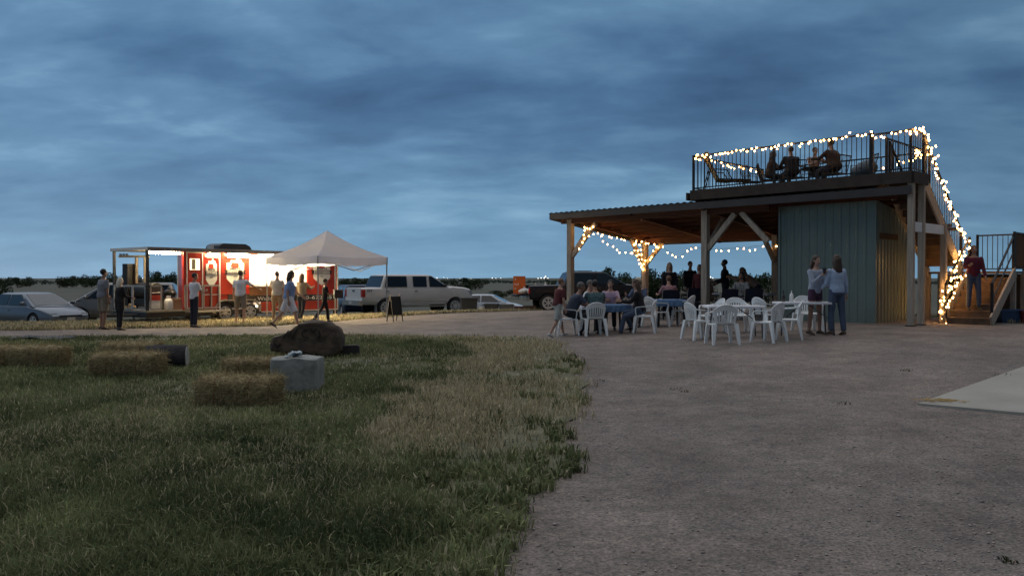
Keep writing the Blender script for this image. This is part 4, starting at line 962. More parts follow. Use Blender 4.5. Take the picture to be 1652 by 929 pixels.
stroke([(-.40, .46), (-.30, .62), (-.22, .46)]); stroke([(-.14, .66), (-.24, .44)]); stroke([(.02, .64), (-.06, .58), (-.04, .48), (.06, .46)]); stroke([(.10, .66), (.14, .58), (.20, .66)]); stroke([(.24, .62), (.27, .52), (.22, .44)]); stroke([(-.55, .36), (-.5, .28), (-.44, .34)])
t = thing('dark_timber', 'dark square timber sticking out under the boulder', 'timber', (x + .55, y + .05, z), R(8))
m = MB(); m.loft([[(-.5, -.13, .0), (-.5, .13, .0), (-.5, .13, .20), (-.5, -.13, .20)], [(.38, -.14, .05), (.38, .12, .05), (.38, .12, .25), (.38, -.14, .25)], [(.43, -.12, .08), (.43, .10, .08), (.43, .10, .22), (.43, -.12, .22)]]); m.build('beam_body', M('timber_black', (.035, .03, .03), .9, var=.3, bump=.5, bscale=12), t)
# stump and the mat by the road
x, y = gp(262, 598); z = g(x, y); t = thing('tree_stump', 'dark cut stump lying beside the left hay bales with pale cut face', 'stump', (x, y + .2, z), R(14))
m = MB(); m.tube([(-.34, 0, .20), (-.1, 0, .205), (.10, 0, .205), (.30, 0, .20)], [.205, .215, .21, .205], 22); m.v = [(a, b * (1 + .05 * sin(9 * c + 3 * a)), max(-.01, c * (1 + .04 * sin(11 * b)))) for a, b, c in m.v]; m.build('bark', M('bark_dark', (.03, .026, .028), .95, var=.4, scale=8, bump=1, bscale=20), t, 50)
MB().tube([(.302, 0, .20), (.315, 0, .20)], .19, 22).build('cut_face', M('cut_face', (.38, .37, .33), .85, var=.2), t)
x, y = gp(68, 549); m = MB(); n = 14; v = []
for i in range(n):
    for j in range(5): a, b = i / (n - 1) - .5, j / 4 - .5; v.append((a * 1.35, b * .8, .045 + .035 * sin(7 * a + 2 * b) * cos(5 * b) + .02 * random.random()))
m.add(v, [(i * 5 + j, (i + 1) * 5 + j, (i + 1) * 5 + j + 1, i * 5 + j + 1) for i in range(n - 1) for j in range(4)]); m.add([(a, b, c - .05) for a, b, c in v], [(i * 5 + j + 1, (i + 1) * 5 + j + 1, (i + 1) * 5 + j, i * 5 + j) for i in range(n - 1) for j in range(4)])
tag(m.build('ground_mat', M('mat_grey', (.06, .065, .075), .9, var=.3), None, 180, (x, y, g(x, y) + .02)), 'dark grey mat lying on the gravel road at the far left', 'mat')

# ================================================================== furniture
def mono_chair():
    t = thing('plastic_chair', 'x', 'chair', (0, 0, 0), 0, 'white plastic garden chairs')
    # seat: dished plate with a rolled rim
    m = MB(); n = 8; top = []
    for i in range(n + 1):
        for j in range(n + 1):
            a, b = i / n * 2 - 1, j / n * 2 - 1; k = 1 - .06 * abs(a) ** 4 - .0; wv = .215 + .025 * (b + 1) / 2
            top.append((a * wv, b * .21 * k + .01, .43 - .018 * (1 - a * a) * (1 - b * b) - .02 * max(0, b - .6) * 2))
    f = [(i * (n + 1) + j, (i + 1) * (n + 1) + j, (i + 1) * (n + 1) + j + 1, i * (n + 1) + j + 1) for i in range(n) for j in range(n)]
    m.add(top, f); m.add([(x, y, z - .012) for x, y, z in top], [q[::-1] for q in f])
    m.tube([(-.22, -.2, .415), (-.24, .2, .41), (0, .225, .40), (.24, .2, .41), (.22, -.2, .415)], .018, 6); m.build('seat', plastic, t, 60)
    # backrest: curved shell, broad top band, slots between slats below
    def bp(a, f, off=0):    # a -1..1 across, f 0..1 up
        w = .195 + .055 * f; x = a * w; zt = .82 - .12 * abs(a) ** 2.4; z = .43 + (zt - .43) * f
        y = -.205 - .085 * f + .085 * (a * a) * (.35 + .65 * f) - off; return (x, y, z)
    m = MB()
    def patch(a0, a1, f0, f1, na, nf):
        for off in (0, .014):
            v = [bp(a0 + (a1 - a0) * i / na, f0 + (f1 - f0) * j / nf, off) for i in range(na + 1) for j in range(nf + 1)]
            q = [(i * (nf + 1) + j, (i + 1) * (nf + 1) + j, (i + 1) * (nf + 1) + j + 1, i * (nf + 1) + j + 1) for i in range(na) for j in range(nf)]
            m.add(v, q if not off else [r[::-1] for r in q])
    patch(-1, 1, .70, 1.0, 14, 3); patch(-1, -.78, 0, .70, 2, 5); patch(.78, 1, 0, .70, 2, 5); patch(-.78, .78, 0, .10, 10, 1)
    m.tube([bp(-1, f, .007) for f in (0, .3, .6, .9)] + [bp(a, 1, .007) for a in np.linspace(-.95, .95, 13)] + [bp(1, f, .007) for f in (.9, .6, .3, 0)], .013, 6)
    b = m.build('backrest', plastic, t, 60)
    for k in range(6):
        a = -.62 + k * .248; m = MB(); 
        for off in (0, .012):
            v = [bp(a + d * (1 - .25 * (1 - f)), f, off) for f in (.09, .4, .71) for d in (-.075, .075)]; q = [(0, 1, 3, 2), (2, 3, 5, 4)]; m.add(v, q if not off else [r[::-1] for r in q])
        m.build('slat', plastic, b)
    for s in (-1, 1):
        m = MB(); P = [(s * .225, -.215, .69), (s * .262, -.10, .665), (s * .272, .06, .655), (s * .268, .17, .645), (s * .266, .20, .62), (s * .262, .195, .53), (s * .25, .18, .43)]
        rings = []
        for i, p in enumerate(P):
            d = (Vector(P[min(i + 1, 6)]) - Vector(P[max(i - 1, 0)])).normalized(); side = Vector((s, 0, 0)); nn = d.cross(side).normalized(); q = Vector(p); w = .028
            rings.append([q + side * w * a + nn * .009 * b for a, b in ((-1, -1), (1, -1), (1, 1), (-1, 1))])
        m.loft(rings); m.build('arm', plastic, t, 50)
        for y0, y1 in ((.19, .25), (-.19, -.275)):
            m = MB(); rings = []
            for z, w, f in ((.43, .045, 0), (.25, .036, .5), (.0, .024, 1)): 
                q = Vector((s * (.225 + .045 * f), y0 + (y1 - y0) * f, z)); rings.append([q + Vector((a * w, b * w * .75, 0)) for a, b in ((-1, -1), (1, -1), (1, 1), (-1, 1))])
            m.loft(rings); m.build('leg', plastic, t)
    return t
ch0 = mono_chair(); first = [True]
def chair(lab, px, Y, rz):
    c = ch0 if first[0] else copy_tree(ch0); first[0] = False; x, y, z = wp(px, Y); c.location = (x, y, z + .012); c.rotation_euler = (0, 0, R(rz)); c['label'] = lab; return c
chair('white plastic chair under the leaning older man at the left table', 915, 20.0, -85)
chair('white plastic chair seen from behind with the person in teal shirt', 957, 19.7, 12)
chair('white plastic chair holding the long haired woman in jeans', 1040, 20.0, 75)
chair('white plastic chair just right of the long haired woman, facing the blue table', 1058, 21.6, -60)
chair('white plastic chair at the right end of the black legged blue table', 1103, 21.8, 55)
chair('white plastic chair left of the front white table facing right', 1127, 17.7, -72)
chair('nearest white plastic chair with its slatted back squarely to the camera', 1165, 16.5, 4)
chair('white plastic chair behind the front white table facing the camera', 1190, 19.1, 178)
chair('white plastic chair at the right front corner angled toward the front table', 1240, 16.6, 42)
chair('white plastic chair between the two white tables facing right', 1236, 18.9, -68)
chair('white plastic chair turned left between nearest chairs and the right table', 1272, 17.1, 72)
chair('white plastic chair behind the right white table before the teal wall', 1303, 18.9, 182)
chair('white plastic chair tilted away behind the left end of the front table', 1148, 19.3, 100)
# dark fabric chairs under the roof
def dark_chair(lab, px, Y, rz):
    x, y, z = wp(px, Y); t = thing('fabric_chair', lab, 'chair', (x, y, z + .012), R(rz), 'dark fabric chairs under the roof'); navy = M('navy_fabric', (.012, .016, .035), .9, var=.2)
    m = MB(); n = 8; v = []
    for off in (0, .03):
        for i in range(n + 1):
            for j in range(4): a = i / n * 2 - 1; v.append((a * .25, -.22 - .10 * j / 3 + .05 * a * a - off, .52 + .40 * j / 3 - .02 * a * a * (j == 3)))
    q = [(i * 4 + j, (i + 1) * 4 + j, (i + 1) * 4 + j + 1, i * 4 + j + 1) for i in range(n) for j in range(3)]; k = (n + 1) * 4
    m.add(v, q + [tuple(r + k for r in f[::-1]) for f in q]); m.build('backrest', navy, t, 60)
    MB().box(-.25, .25, -.22, .24, .42, .47).build('seat', navy, t)
    for s in (-1, 1):
        MB().tube([(s * .27, -.36, .92), (s * .27, -.22, .5), (s * .27, -.26, 0)], .014, 6).build('leg', alu, t, 60); MB().tube([(s * .27, -.24, .64), (s * .27, .22, .64), (s * .27, .25, 0)], .014, 6).build('leg', alu, t, 60)
    return t
dark_chair('navy chair back behind the blue table with the pink shirted sitter', 1080, 24.2, 0)
dark_chair('dark chair left of the front centre post, back to the camera', 1118, 25.2, 5)
dark_chair('left of two dark chairs to the right of the front centre post', 1172, 23.4, 6)
dark_chair('right of two dark chairs to the right of the front centre post', 1213, 23.4, -4)
def table(name, lab, px, Y, L, D_, H, rz, top, leg, round_=False, cloth=None, grp='tables on the gravel'):
    x, y, z = wp(px, Y); t = thing(name, lab, 'table', (x, y, z + .012), R(rz), grp)
    P = []
    for k in range(48):
        a = 2 * pi * k / 48; e_ = 2 if round_ else 9; q = (abs(cos(a)) ** e_ + abs(sin(a)) ** e_) ** (-1 / e_); P.append((cos(a) * q, sin(a) * q))
    def slab(s0, s1, z0, z1): return [[(u * L / 2 * k, v * D_ / 2 * k, q) for u, v in P] for k, q in ((s0, z0), (s1, z0 + .008), (s1, z1 - .008), (s0, z1))]
    m = MB(); m.loft(slab(.985, 1, H - .05, H)); m.build('tabletop', top, t, 40)
    for a in (-1, 1):
        for b in (-1, 1):
            k = .58 if round_ else .84; m = MB(); m.tube([(a * L / 2 * k, b * D_ / 2 * k, H - .052), (a * L / 2 * (k + .05), b * D_ / 2 * k, 0)], leg[1], 8); m.build('leg', leg[0], t, 60)
        m = MB(); m.beam((a * L / 2 * .82, -D_ * .3, H * .45), (a * L / 2 * .15, -D_ * .1, H - .06), .02, .02); m.build('brace', leg[0], t)
    if cloth:
        c = thing('tablecloth', cloth, 'tablecloth', (x, y, z + .012 + H), R(rz), 'blue tablecloths'); m = MB(); rings = []
        for k, q, w in ((.02, .006, 0), (1.0, .006, 0), (1.025, -.01, .004), (1.03, -.10, .02), (1.035, -.17, .03)):
            rings.append([(u * (L / 2 * k + w * sin(17 * j * .26)), v * (D_ / 2 * k + w * sin(17 * j * .26)), q + (w * .4 * cos(13 * j * .26))) for j, (u, v) in enumerate(P)])
        m.loft(rings, caps=False); m.build('cloth', bluecloth, c, 60)
    return t
graym = M('leg_grey', (.12, .12, .13), .5, .5)
T1 = table('small_table', 'small table with blue cloth amid the seated group on the left', 988, 20.6, .80, .80, .70, 15, tabletop_m, (M('leg_black', (.012, .012, .012), .5), .03), False, 'blue patterned cloth on the left group table')
table('small_table', 'black legged square table with blue cloth right of the seated group', 1078, 21.9, .80, .80, .72, 4, tabletop_m, (black, .032), False, 'bright blue cloth on the black legged table')
table('folding_table', 'front white table ringed by empty white chairs', 1183, 17.8, 1.28, .75, .72, -3, tabletop_m, (graym, .018))
table('folding_table', 'right white table with two bottles on it near the teal wall', 1297, 17.9, 1.28, .70, .74, -4, tabletop_m, (graym, .018))
table('folding_table', 'grey folding table under the roof left of the centre post', 1128, 27.0, 1.9, .75, .74, -40, M('table_grey', (.42, .42, .43), .6), (graym, .018), False, None, 'tables under the roof')
table('folding_table', 'grey folding table under the roof right of the centre post', 1200, 25.0, 1.9, .75, .74, -40, M('table_grey', (.42, .42, .43), .6), (graym, .018), False, None, 'tables under the roof')
def bottle(lab, px, Y, rz, h, r, mat, prof, zt):
    x, y, z = wp(px, Y); t = thing('bottle', lab, 'bottle', (x, y, z + .012 + zt), rz); m = MB(); m.tube([(0, 0, h * a) for a, _ in prof], [r * b for _, b in prof], 12); m.build('bottle_body', mat, t, 50)
    m = MB(); m.tube([(0, 0, h), (0, 0, h * 1.07)], r * .35, 8); m.build('cap', black if mat is not white else white, t)
bp_ = ((0, .9), (.02, 1), (.58, 1), (.70, .6), (.80, .36), (1, .34))
bottle('dark glass bottle on the left end of the right white table', 1264, 17.95, 0, .26, .037, M('bottle_glass', (.03, .018, .01), .12, spec=.8), bp_, .74)
bottle('white squeeze bottle beside the dark bottle on the right table', 1277, 17.95, 0, .24, .045, white, ((0, .9), (.03, 1), (.6, 1), (.75, .8), (.85, .35), (1, .18)), .74)

# ================================================================== people
eyem = M('eye_dark', (.012, .01, .01), .4); lipm = M('lip', (.30, .12, .09), .6); sclera = M('eye_white', (.6, .58, .55), .4)
def fab(nm, c, v=.15): return M(nm, c, .9, var=v, scale=9, bump=.4, bscale=18)
skinA = M('skin_light', (.42, .25, .18), .55, var=.06); skinB = M('skin_tan', (.30, .17, .115), .55, var=.06); skinC = M('skin_brown', (.12, .065, .045), .55, var=.06)
def hair_m(nm, c): return M(nm, c, .6, var=.35, scale=14, stretch=(6, 6, 1))
hBrown = hair_m('hair_brown', (.045, .026, .016)); hDark = hair_m('hair_dark', (.012, .010, .010)); hBlond = hair_m('hair_blond', (.34, .24, .12)); hGrey = hair_m('hair_grey', (.11, .10, .09)); hWhite = hair_m('hair_white', (.62, .58, .48)); hLight = hair_m('hair_light_brown', (.16, .09, .05))
def person(lab, loc, rz, h, top, bottom, hair, skin=skinA, shoe=black, pose='stand', lean=2, legs=((3, 4), (-2, 4)), arms=((6, 8, 12), (2, 8, 12)), hd=(0, 0), bt='pants', sl='short', ht='short', build=1.0, hem=-.08, seat=.44, group=None, extra_fn=None, socks=None, cat='person', splay=4):
    s = h / 1.75; t = thing('person', lab, cat, loc, R(rz), group)
    TH, SH, AK = .445, .425, .075
    def ldir(a, b, sd): a, b = R(a), R(b); return Vector((sin(b) * sd, sin(a) * cos(b), -cos(a) * cos(b)))
    hipz = []
    for (th, kn) in legs: hipz.append(TH * cos(R(th)) + SH * cos(R(th - kn)) + AK)
    zp = max(hipz) + .03 if pose == 'stand' else seat / s + .115
    P = Vector((0, 0, zp)); Lr = R(lean); tx = Vector((1, 0, 0)); tt = Vector((0, sin(Lr), cos(Lr))); tf = Vector((0, cos(Lr), -sin(Lr)))
    def T(a, b, c): return P + tx * a + tf * b + tt * c
    body = MB(); b_ = build
    RG = [(-.07, .10, .085), (-.02, .155 * b_, .112 * b_), (.06, .16 * b_, .115 * b_), (.16, .145 * b_, .112 * b_), (.26, .152 * b_, .115 * b_), (.37, .172 * b_, .118 * b_), (.45, .172 * b_, .10), (.50, .12, .075), (.535, .064, .062), (.58, .056, .058), (.62, .056, .058)]
    def torso(mb, off, c0, c1, n=18):
        rows = [r for r in RG if c0 <= r[0] <= c1]; mb.loft([[T((w + off) * cos(2 * pi * k / n), (d + off) * sin(2 * pi * k / n) - (.012 if c < .1 else 0), c) for k in range(n)] for c, w, d in rows])
    torso(body, 0, -1, 1)
    # legs
    J = []
    for sd, (th, kn) in ((-1, legs[0]), (1, legs[1])):
        H0 = P + Vector((sd * .085 * (b_ + 1) / 2, 0, -.015)); K = H0 + ldir(th, splay, sd) * TH; A_ = K + ldir(th - kn, splay * .4, sd) * SH; J.append((H0, K, A_))
        body.tube([H0 + Vector((0, 0, .04)), H0.lerp(K, .35), K, K.lerp(A_, .3), A_.lerp(K, .12), A_ + (A_ - K).normalized() * .03], [.088 * b_, .078 * b_, .054, .057, .037, .038], 10)
    # arms
    W_ = []
    for sd, (fa, ab, el) in ((-1, arms[0]), (1, arms[1])):
        Sh = T(sd * .178 * (b_ * .5 + .5), 0, .455); d1 = ldir(fa + lean * .5, ab, sd); E = Sh + d1 * .285; d2 = ldir(fa + el + lean * .5, ab - el * .28, sd); Wr = E + d2 * .245; W_.append((Sh, E, Wr, d2))
        body.tube([Sh - d1 * .01, Sh.lerp(E, .3), E, E.lerp(Wr, .25), Wr, Wr + d2 * .03], [.052, .047, .038, .038, .025, .026], 10); body.sph(Sh, .054, 10, 7)
    # head
    hp, hy = R(hd[0]), R(hd[1]); Nk = T(0, 0, .60); up = Vector((0, sin(Lr * .35 + hp), cos(Lr * .35 + hp))); fw0 = Vector((0, up.z, -up.y)); fw = fw0 * cos(hy) - tx * sin(hy); rx = fw.cross(up)
    Hc = Nk + up * .105 + fw * .012
    def Hd(a, b, c): return Hc + rx * a + fw * b + up * c
    def hsph(mb, c, r, nu=14, nv=10, mi=0, clip=None):
        rings = []
        for i in range(nv + 1):
            th = pi * (i / nv * .98 + .01); rings.append([Hd(c[0] + r[0] * sin(th) * cos(2 * pi * j / nu), c[1] + r[1] * sin(th) * sin(2 * pi * j / nu), c[2] - r[2] * cos(th)) for j in range(nu)])
        mb.loft(rings, mi)
    hsph(body, (0, -.008, .025), (.074, .092, .092)); hsph(body, (0, .022, -.045), (.056, .062, .062)); hsph(body, (0, .085, -.018), (.013, .026, .024), 8, 6); hsph(body, (0, .07, -.052), (.024, .02, .012), 8, 5)
    for a in (-1, 1): hsph(body, (a * .076, -.01, -.005), (.012, .022, .032), 8, 6)
    # hands: palm, four curled fingers, thumb
    ex = MB()
    for (Sh, E, Wr, d2), sd in zip(W_, (-1, 1)):
        inn = Vector((-sd, 0, 0)); inn = (inn - d2 * inn.dot(d2)).normalized(); fr = d2.cross(inn) * sd; fr = fr if fr.dot(Vector((0, 1, .2))) > 0 else -fr
        c0 = Wr + d2 * .005; rings = []
        for q, w, th in ((0, .024, .018), (.03, .034, .017), (.065, .040, .016), (.095, .038, .012)): rings.append([c0 + d2 * q + fr * (w * cos(2 * pi * k / 8)) + inn * (th * sin(2 * pi * k / 8)) for k in range(8)])
        ex.loft(rings)
        for k, ln in enumerate((.066, .078, .074, .058)):
            o = c0 + d2 * .088 + fr * (.028 - .019 * k); p = [o]; dd = d2
            for j, q in enumerate((.42, .33, .25)): dd = (dd + inn * (.22 + .18 * j + .05 * k)).normalized(); p.append(p[-1] + dd * ln * q)
            ex.tube(p, [.0095, .009, .008, .006], 6)
        o = c0 + d2 * .03 + fr * .028; ex.tube([o, o + (fr * .75 + d2 * .6 + inn * .3).normalized() * .032, o + (fr * .5 + d2 * .8 + inn * .4).normalized() * .058], [.012, .0105, .008], 6)
    for a in (-1, 1): hsph(ex, (a * .030, .079, .008), (.012, .008, .007), 8, 5, 2); hsph(ex, (a * .030, .0855, .008), (.006, .003, .006), 6, 4, 1); hsph(ex, (a * .031, .083, .026), (.017, .006, .004), 8, 4, 4)
    hsph(ex, (0, .083, -.052), (.022, .007, .006), 8, 4, 3)
    k = Matrix.Scale(s, 4)
    def sc(mb): mb.v = [(x * s, y * s, z * s) for x, y, z in mb.v]; return mb
    remeshed(sc(body), 'body', [skin, eyem, sclera, lipm, hair], t, .017 * s, 2, sc(ex))
    # top
    m = MB(); torso(m, .016, hem if hem > -.05 else -.1, .51)
    if hem < -.03:
        for (H0, K, A_) in J:
            if hem < -.2: m.tube([H0 + Vector((0, 0, .05)), H0.lerp(K, min(1, -hem))], [.11 * b_, .10 * b_], 10)
    for (Sh, E, Wr, d2) in W_:
        m.sph(Sh, .066, 10, 7)
        if sl == 'short': m.tube([Sh, Sh.lerp(E, .5), Sh.lerp(E, .74)], [.064, .062, .064], 10)
        elif sl == 'long': m.tube([Sh, Sh.lerp(E, .5), E, E.lerp(Wr, .5), E.lerp(Wr, .96)], [.064, .060, .052, .047, .040], 10)
    remeshed(sc(m), 'shirt' if hem > -.2 else 'tunic', top, t, .02 * s, 2)
    # bottom
    m = MB()
    n = 16; m.loft([[T((w + .014) * cos(2 * pi * q / n), (d + .014) * sin(2 * pi * q / n) - .012, c) for q in range(n)] for c, w, d in ((-.09, .11, .09), (-.02, .155 * b_, .112 * b_), (.06, .16 * b_, .115 * b_), (.11, .150 * b_, .112 * b_))])
    for (H0, K, A_) in J:
        if bt == 'pants': m.tube([H0 + Vector((0, 0, .05)), H0.lerp(K, .4), K, K.lerp(A_, .4), A_ - (A_ - K).normalized() * .01], [.10 * b_, .092 * b_, .070, .068, .062], 10)
        elif bt == 'shorts': m.tube([H0 + Vector((0, 0, .05)), H0.lerp(K, .4), H0.lerp(K, .95)], [.10 * b_, .098 * b_, .086 * b_], 10)
        elif bt == 'brief': m.tube([H0 + Vector((0, 0, .05)), H0.lerp(K, .42)], [.10 * b_, .096 * b_], 10)
    remeshed(sc(m), {'pants': 'trousers', 'shorts': 'shorts', 'brief': 'shorts'}[bt], bottom, t, .02 * s, 2)
    # shoes
    for sd, (H0, K, A_), (th, kn) in zip((-1, 1), J, legs):
        m = MB(); pt = th - kn if pose == 'stand' else 0; f = Vector((sd * .12, cos(R(pt * .8)), sin(R(pt * .8)))).normalized(); dn = Vector((0, f.z, -f.y)); rings = []
        for q, w, up_ in ((-.07, .028, .045), (-.04, .038, .085), (.03, .042, .085), (.10, .047, .05), (.16, .042, .035), (.195, .024, .02)):
            c = A_ + f * q + dn * AK; rings.append([c + Vector((w * cos(a), 0, 0)) - dn * max(0, (up_ * .5 + up_ * .5 * sin(a))) for a in np.linspace(0, 2 * pi, 10, endpoint=False)])
        m.loft(rings); sc(m).build('shoe', shoe, t, 60)
    # hair
    m = MB(); hsph(m, (0, -.020, .036), (.082, .094, .094), 16, 12)
    if ht in ('long', 'bob'):
        Ln = .34 if ht == 'long' else .15; rings = []
        for q, w, d in ((.07, .06, .07), (.02, .098, .100), (-.06, .108, .09), (-.12, .110, .08), (-.12 - Ln * .5, .10, .055), (-.12 - Ln, .075, .03)):
            yb_ = -.035 - (.03 if q < -.1 else 0) - (.02 if q < -.25 else 0); rings.append([Hd(w * cos(a) * (1 + .06 * sin(5 * a)), yb_ + d * sin(a) * (1 if sin(a) < 0 else .55), q + .012 * sin(4 * a)) for a in np.linspace(0, 2 * pi, 16, endpoint=False)])
        m.loft(rings)
    elif ht == 'bun': hsph(m, (0, -.115, .06), (.045, .045, .045), 10, 8)
    sc(m).build('hair', hair, t, 180)
    if extra_fn: extra_fn(t, s, T, W_, Hd, sc)
    return t
def L_(px, Y, dz=0): x, y, z = wp(px, Y); return (x, y, z + .012 + dz)
tG = 'people by the food trailer'; tL = 'people at the left table'; tB = 'people under the roof'; tD = 'people up on the roof deck'
denim = fab('denim', (.06, .085, .14)); dnavy = fab('trousers_navy', (.02, .024, .038)); khaki = fab('shorts_khaki', (.24, .20, .15)); tan = fab('trousers_tan', (.34, .24, .16)); wht = fab('shirt_white', (.72, .72, .76), .06); crm = fab('shirt_cream', (.62, .56, .48), .08); ltb = fab('shirt_light_blue', (.22, .32, .55), .08); blk = fab('cloth_black', (.012, .011, .014)); gry = fab('tee_grey', (.20, .21, .24)); maroon = fab('shirt_maroon', (.10, .02, .025)); dblue = fab('shirt_dark_blue', (.05, .065, .10)); tealp = M('shirt_teal_print', (.015, .05, .06), .9, scale=22, col2=(.09, .16, .17)); pink = fab('cardigan_pink', (.50, .36, .46)); cardi = fab('cardigan_tan', (.42, .33, .22)); hood = fab('sweatshirt_grey_blue', (.30, .34, .42)); hood2 = fab('sweatshirt_pale_blue', (.34, .44, .60)); burg = fab('jacket_burgundy', (.11, .012, .03)); purple = fab('shorts_plum', (.05, .02, .045)); floral = M('dress_floral', (.02, .018, .02), .9, scale=26, col2=(.6, .58, .55)); rose = fab('shirt_rose', (.36, .20, .22)); sand = fab('shirt_sand', (.30, .19, .13)); whs = fab('shorts_white', (.66, .66, .70), .06); gsh = fab('shorts_grey', (.36, .38, .37))
boot = M('shoe_brown', (.06, .04, .03), .7); wshoe = M('shoe_white', (.5, .5, .5), .6)
person('man in grey tee and khaki shorts standing left of the black clad woman', L_(166, 24.2), -35, 1.79, gry, khaki, hDark, skinB, boot, bt='shorts', arms=((10, 12, 40), (-4, 8, 10)), build=1.15, group=tG)
person('white haired woman in a long black outfit watching the trailer', L_(193, 23.9), -40, 1.54, blk, blk, hWhite, skinA, ht='bob', sl='long', hem=-.6, arms=((5, 6, 20), (16, 4, 60)), build=1.12, group=tG)
person('slim dark haired man in white tee and navy jeans at the trailer door', L_(313, 25.2), -30, 1.68, wht, dnavy, hDark, skinB, build=.92, arms=((4, 6, 14), (20, 6, 80)), hd=(4, -35), group=tG)
person('man in white tee and khaki shorts reaching right to the counter', L_(388, 27), 0, 1.78, wht, khaki, hBrown, skinA, bt='shorts', arms=((2, 10, 8), (40, 42, 20)), build=1.05, legs=((2, 4), (-6, 8)), splay=6, group=tG)
person('man in cream shirt and tan trousers waiting at the serving window', L_(447, 28.4), 5, 1.76, crm, tan, hBrown, skinA, boot, sl='short', arms=((30, 10, 70), (30, 10, 70)), build=1.08, group=tG)
person('bearded man in light blue shirt and white shorts walking past', L_(466, 24.4), -80, 1.80, ltb, whs, hBrown, skinA, boot, bt='shorts', legs=((-26, 16), (24, 8)), arms=((22, 8, 30), (-14, 8, 18)), build=1.28, lean=5, ht='bob', hd=(8, 20), group=tG)
person('blond woman in tan cardigan and dark trousers ordering at the window', L_(487, 28.9), -20, 1.68, cardi, dnavy, hLight, skinA, sl='long', ht='bob', arms=((10, 6, 20), (45, 10, 60)), legs=((4, 6), (-12, 12)), group=tG)
def tray(t, s, T, W_, Hd, sc):
    m = MB(); c = (W_[0][2] + W_[1][2]) * .5 * s; m.box(c.x - .17, c.x + .17, c.y - .03, c.y + .02, c.z - .12, c.z + .14); b = m.build('held_case', M('case_brown', (.06, .035, .03), .6), None); return b
held = []
def hold_case(t, s, T, W_, Hd, sc):
    q = (W_[0][2] + W_[1][2]) * .5 * s; held.append((t, q))
pb = person('boy in black with a side stripe carrying a dark box past the trailer', L_(524, 28.3), -70, 1.52, blk, blk, hDark, skinB, legs=((14, 8), (-22, 14)), arms=((20, 6, 60), (20, 6, 60)), build=.92, group=tG, extra_fn=hold_case)
t0, q = held[0]; m = Matrix.Rotation(R(-70), 4, 'Z'); p = m @ (q + Vector((0, .16, .03))); bx = thing('carried_box', 'dark flat box carried by the boy in black', 'box', Vector(t0.location) + p, R(-70))
MB().box(-.17, .17, -.15, .15, -.14, .13).build('box_body', M('case_brown', (.05, .032, .03), .6), bx); MB().box(-.18, .18, -.16, .16, .132, .155).build('lid', M('case_brown', (.05, .032, .03), .6), bx)
# left table group
person('child in maroon shirt and grey shorts striding left of the chairs', L_(899, 19.7), -60, 1.46, maroon, gsh, hLight, skinA, wshoe, bt='shorts', legs=((26, 12), (-14, 18)), arms=((20, 10, 25), (-12, 12, 15)), lean=12, hd=(0, -20), group=tL)
person('older man in dark blue shirt leaning forward on his chair', L_(918, 20.0), -80, 1.80, dblue, dnavy, hGrey, skinB, pose='sit', legs=((80, 98), (74, 104)), arms=((28, 10, 45), (32, 8, 40)), lean=28, build=1.15, hd=(-4, 0), group=tL)
person('man in white collar behind the older man at the left table', L_(943, 21.3), -110, 1.72, wht, dnavy, hGrey, skinA, pose='sit', legs=((84, 86), (84, 86)), arms=((35, 8, 55), (35, 8, 55)), lean=14, group=tL)
person('person in teal print shirt sitting with back to the camera', L_(962, 19.85), 8, 1.76, tealp, dnavy, hDark, skinB, pose='sit', legs=((84, 88), (84, 92)), arms=((35, 10, 50), (35, 10, 50)), lean=14, build=1.18, sl='short', group=tL)
person('dark haired woman in glasses and pink cardigan facing the camera', L_(985, 21.4), 170, 1.66, pink, dnavy, hDark, skinA, pose='sit', legs=((84, 86), (84, 86)), arms=((35, 14, 70), (40, 12, 60)), lean=8, ht='bob', sl='long', group=tL)
person('woman with long brown hair in black top and jeans, side on', L_(1034, 20.0), 78, 1.70, blk, denim, hair_m('hair_chestnut', (.07, .04, .024)), skinA, pose='sit', legs=((72, 60), (84, 112)), arms=((30, 10, 60), (30, 10, 60)), lean=12, ht='long', sl='long', group=tL)
def hat(t, s, T, W_, Hd, sc):
    m = MB(); rings = []
    for c, r in ((.03, .10), (.06, .102), (.11, .085), (.135, .04)): rings.append([Hd(r * cos(a), -.012 + r * 1.08 * sin(a), c) for a in np.linspace(0, 2 * pi, 18, endpoint=False)])
    m.loft(rings); sc(m).build('cap', M('cap_cream', (.55, .48, .36), .9), t, 60)
person('person in a cream cap sitting behind the long haired woman', L_(1034, 22.2), 150, 1.72, denim, dnavy, hLight, skinA, pose='sit', legs=((84, 86), (84, 86)), arms=((35, 14, 70), (40, 12, 60)), lean=16, sl='long', extra_fn=hat, group=tL)
# under the roof
person('blond woman in black standing behind the pink shirted sitter', L_(1080, 25.8), 175, 1.70, blk, blk, hBlond, skinA, ht='bob', sl='long', group=tB)
person('person in rose shirt sitting in the navy chair, back turned', L_(1080, 24.3), 0, 1.70, rose, dnavy, hLight, skinA, pose='sit', legs=((84, 88), (84, 92)), arms=((25, 22, 60), (25, 22, 60)), lean=10, group=tB)
person('man in open black jacket standing left of the centre post', L_(1113, 27.2), 190, 1.74, blk, dnavy, hDark, skinB, sl='long', arms=((10, 8, 50), (5, 8, 20)), group=tB)
person('reddish haired person in dark top beside the centre post', L_(1129, 26.0), 140, 1.62, maroon, dnavy, hair_m('hair_auburn', (.08, .025, .015)), skinA, sl='long', ht='bob', group=tB)
person('man with black hair in profile standing right of the centre post', L_(1170, 25.8), 70, 1.76, blk, blk, hDark, skinC, sl='long', arms=((15, 8, 60), (10, 8, 50)), group=tB)
